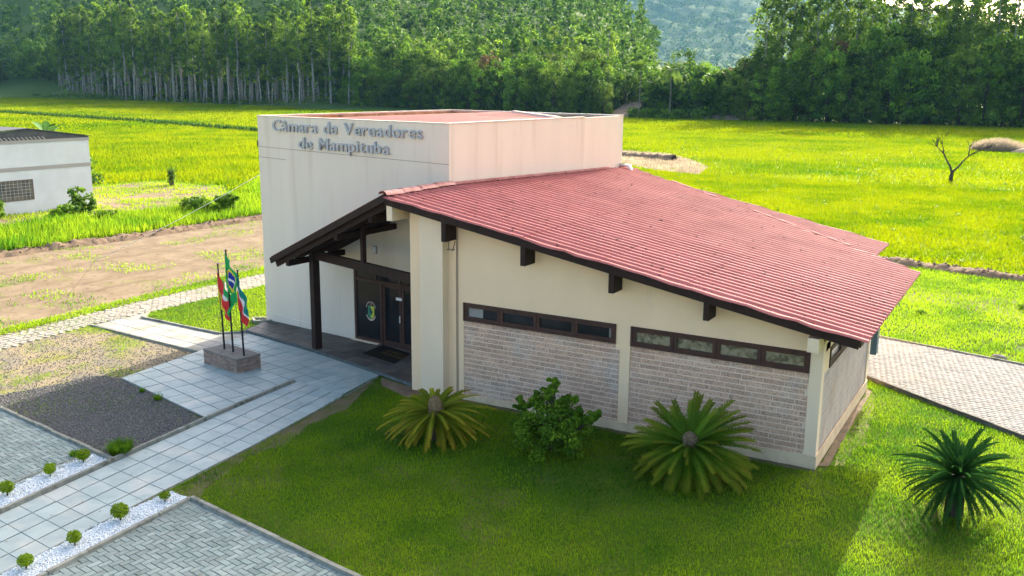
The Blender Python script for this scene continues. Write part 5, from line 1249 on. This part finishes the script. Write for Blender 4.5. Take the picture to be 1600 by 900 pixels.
def leafbush(loc, r, h, label, m=L_SHRUB, size=.24, n=34, nl=44):
    g = random.Random(int(loc[0]*10)); cl = [(g.uniform(-r, r), g.uniform(-r, r), h*(.12+.85*g.random()), g.uniform(.28, .5)*max(r, .7)) for _ in range(n)]
    bush('bush', loc, label, 'bush', cl, nl, size, m, [[(0,0,0),(c[0]*.5, c[1]*.5, c[2]*.6),(c[0], c[1], c[2])] for c in cl[:4]])
leafbush((-52.6,16.6,0), .75, 1.0, 'dark leafy bush in the tall grass before the white house')
leafbush((-54.6,19.4,0), .7, 1.9, 'taller leafy bush close to the right corner of the white house')
leafbush((-50.2,17.9,0), .5, .7, 'low dark bush in the tall grass right of the white house')
leafbush((-58.2,15.4,0), .5, 1.2, 'pale flowering bush at the left picture edge by the white house', m=L_LIGHT)
leafbush((-48.0,24.0,0), .9, 1.1, 'bush in the tall grass band between the house and the tall block', size=.26)
leafbush((-46.0,24.6,0), .7, 1.5, 'dark bush in the tall grass band close to the tall block', size=.26)
# banana plant and a bush behind the house
bn = empty('banana_plant', (-68.1,26.57,.35), 'banana plant with broad leaves rising behind the white house', 'banana plant')
m = MB(); m.tube([(0,0,-.1),(0,0,2.2),(.1,0,4.4)], [.2,.17,.12], 7); m.build('stem', L_BANANA, bn)
for i in range(9):
    a = i*2.4; L_ = random.uniform(2.0, 2.8); el = random.uniform(35, 78); V = []; nn = 8
    for k in range(nn+1):
        t = k/nn; rr = L_*t*math.cos(R_(el))*(1-.1*t); z = 4.3+L_*t*math.sin(R_(el))-1.0*t*t; wv = .32*math.sin(math.pi*(.06+.9*t))
        for s_, dz in ((-1, .08), (0, 0), (1, .08)): V.append((rr*math.cos(a)-s_*wv*math.sin(a), rr*math.sin(a)+s_*wv*math.cos(a), z+dz*wv*3))
    F = [(k*3+j, (k+1)*3+j, (k+1)*3+j+1, k*3+j+1) for k in range(nn) for j in range(2)]
    obj('leaf', np_mesh('leaf', V, F, attr=[random.random()]*len(V)), L_BANANA, bn)
leafbush((-69.9,29.2,0), 1.9, 3.6, 'round green bush behind the right end of the white house roof', m=L_SHRUB, size=.4, n=44, nl=50)
# field fence posts
for i, (x, y_) in enumerate([(-92,75),(-78,72),(-66,69),(-54,66)]):
    m = MB(); m.box(-.07,.07,-.07,.07,-.1,1.1); tag(m.build('fence_post', M_BARKD, loc=(x, y_, 0)), 'short dark wooden fence post in the line across the left field', 'fence post', 'fence posts across the left field')
for i in range(12):
    x = -470+i*9; y_ = 292-i*2.2; m = MB(); m.box(-.15,.15,-.15,.15,-.1,3.0); tag(m.build('fence_post', M_BARK, loc=(x, y_, 0)), 'tall pale fence post in front of the dark trees at the far left', 'fence post', 'fence posts at the far left')
# ------------------------------------------------------------------ haze
hz = MB(); hz.box(-6900,6900,-6900,6900,-1.2,900); hm = bpy.data.materials.new('haze'); hm.use_nodes = True; t = hm.node_tree; t.nodes.clear()
pv = t.nodes.new('ShaderNodeVolumePrincipled'); pv.inputs['Color'].default_value = (.28, .62, 1, 1); pv.inputs['Density'].default_value = .00005; pv.inputs['Anisotropy'].default_value = 0.0
oo = t.nodes.new('ShaderNodeOutputMaterial'); t.links.new(pv.outputs[0], oo.inputs['Volume'])
hz.build('haze', hm, kind='stuff')
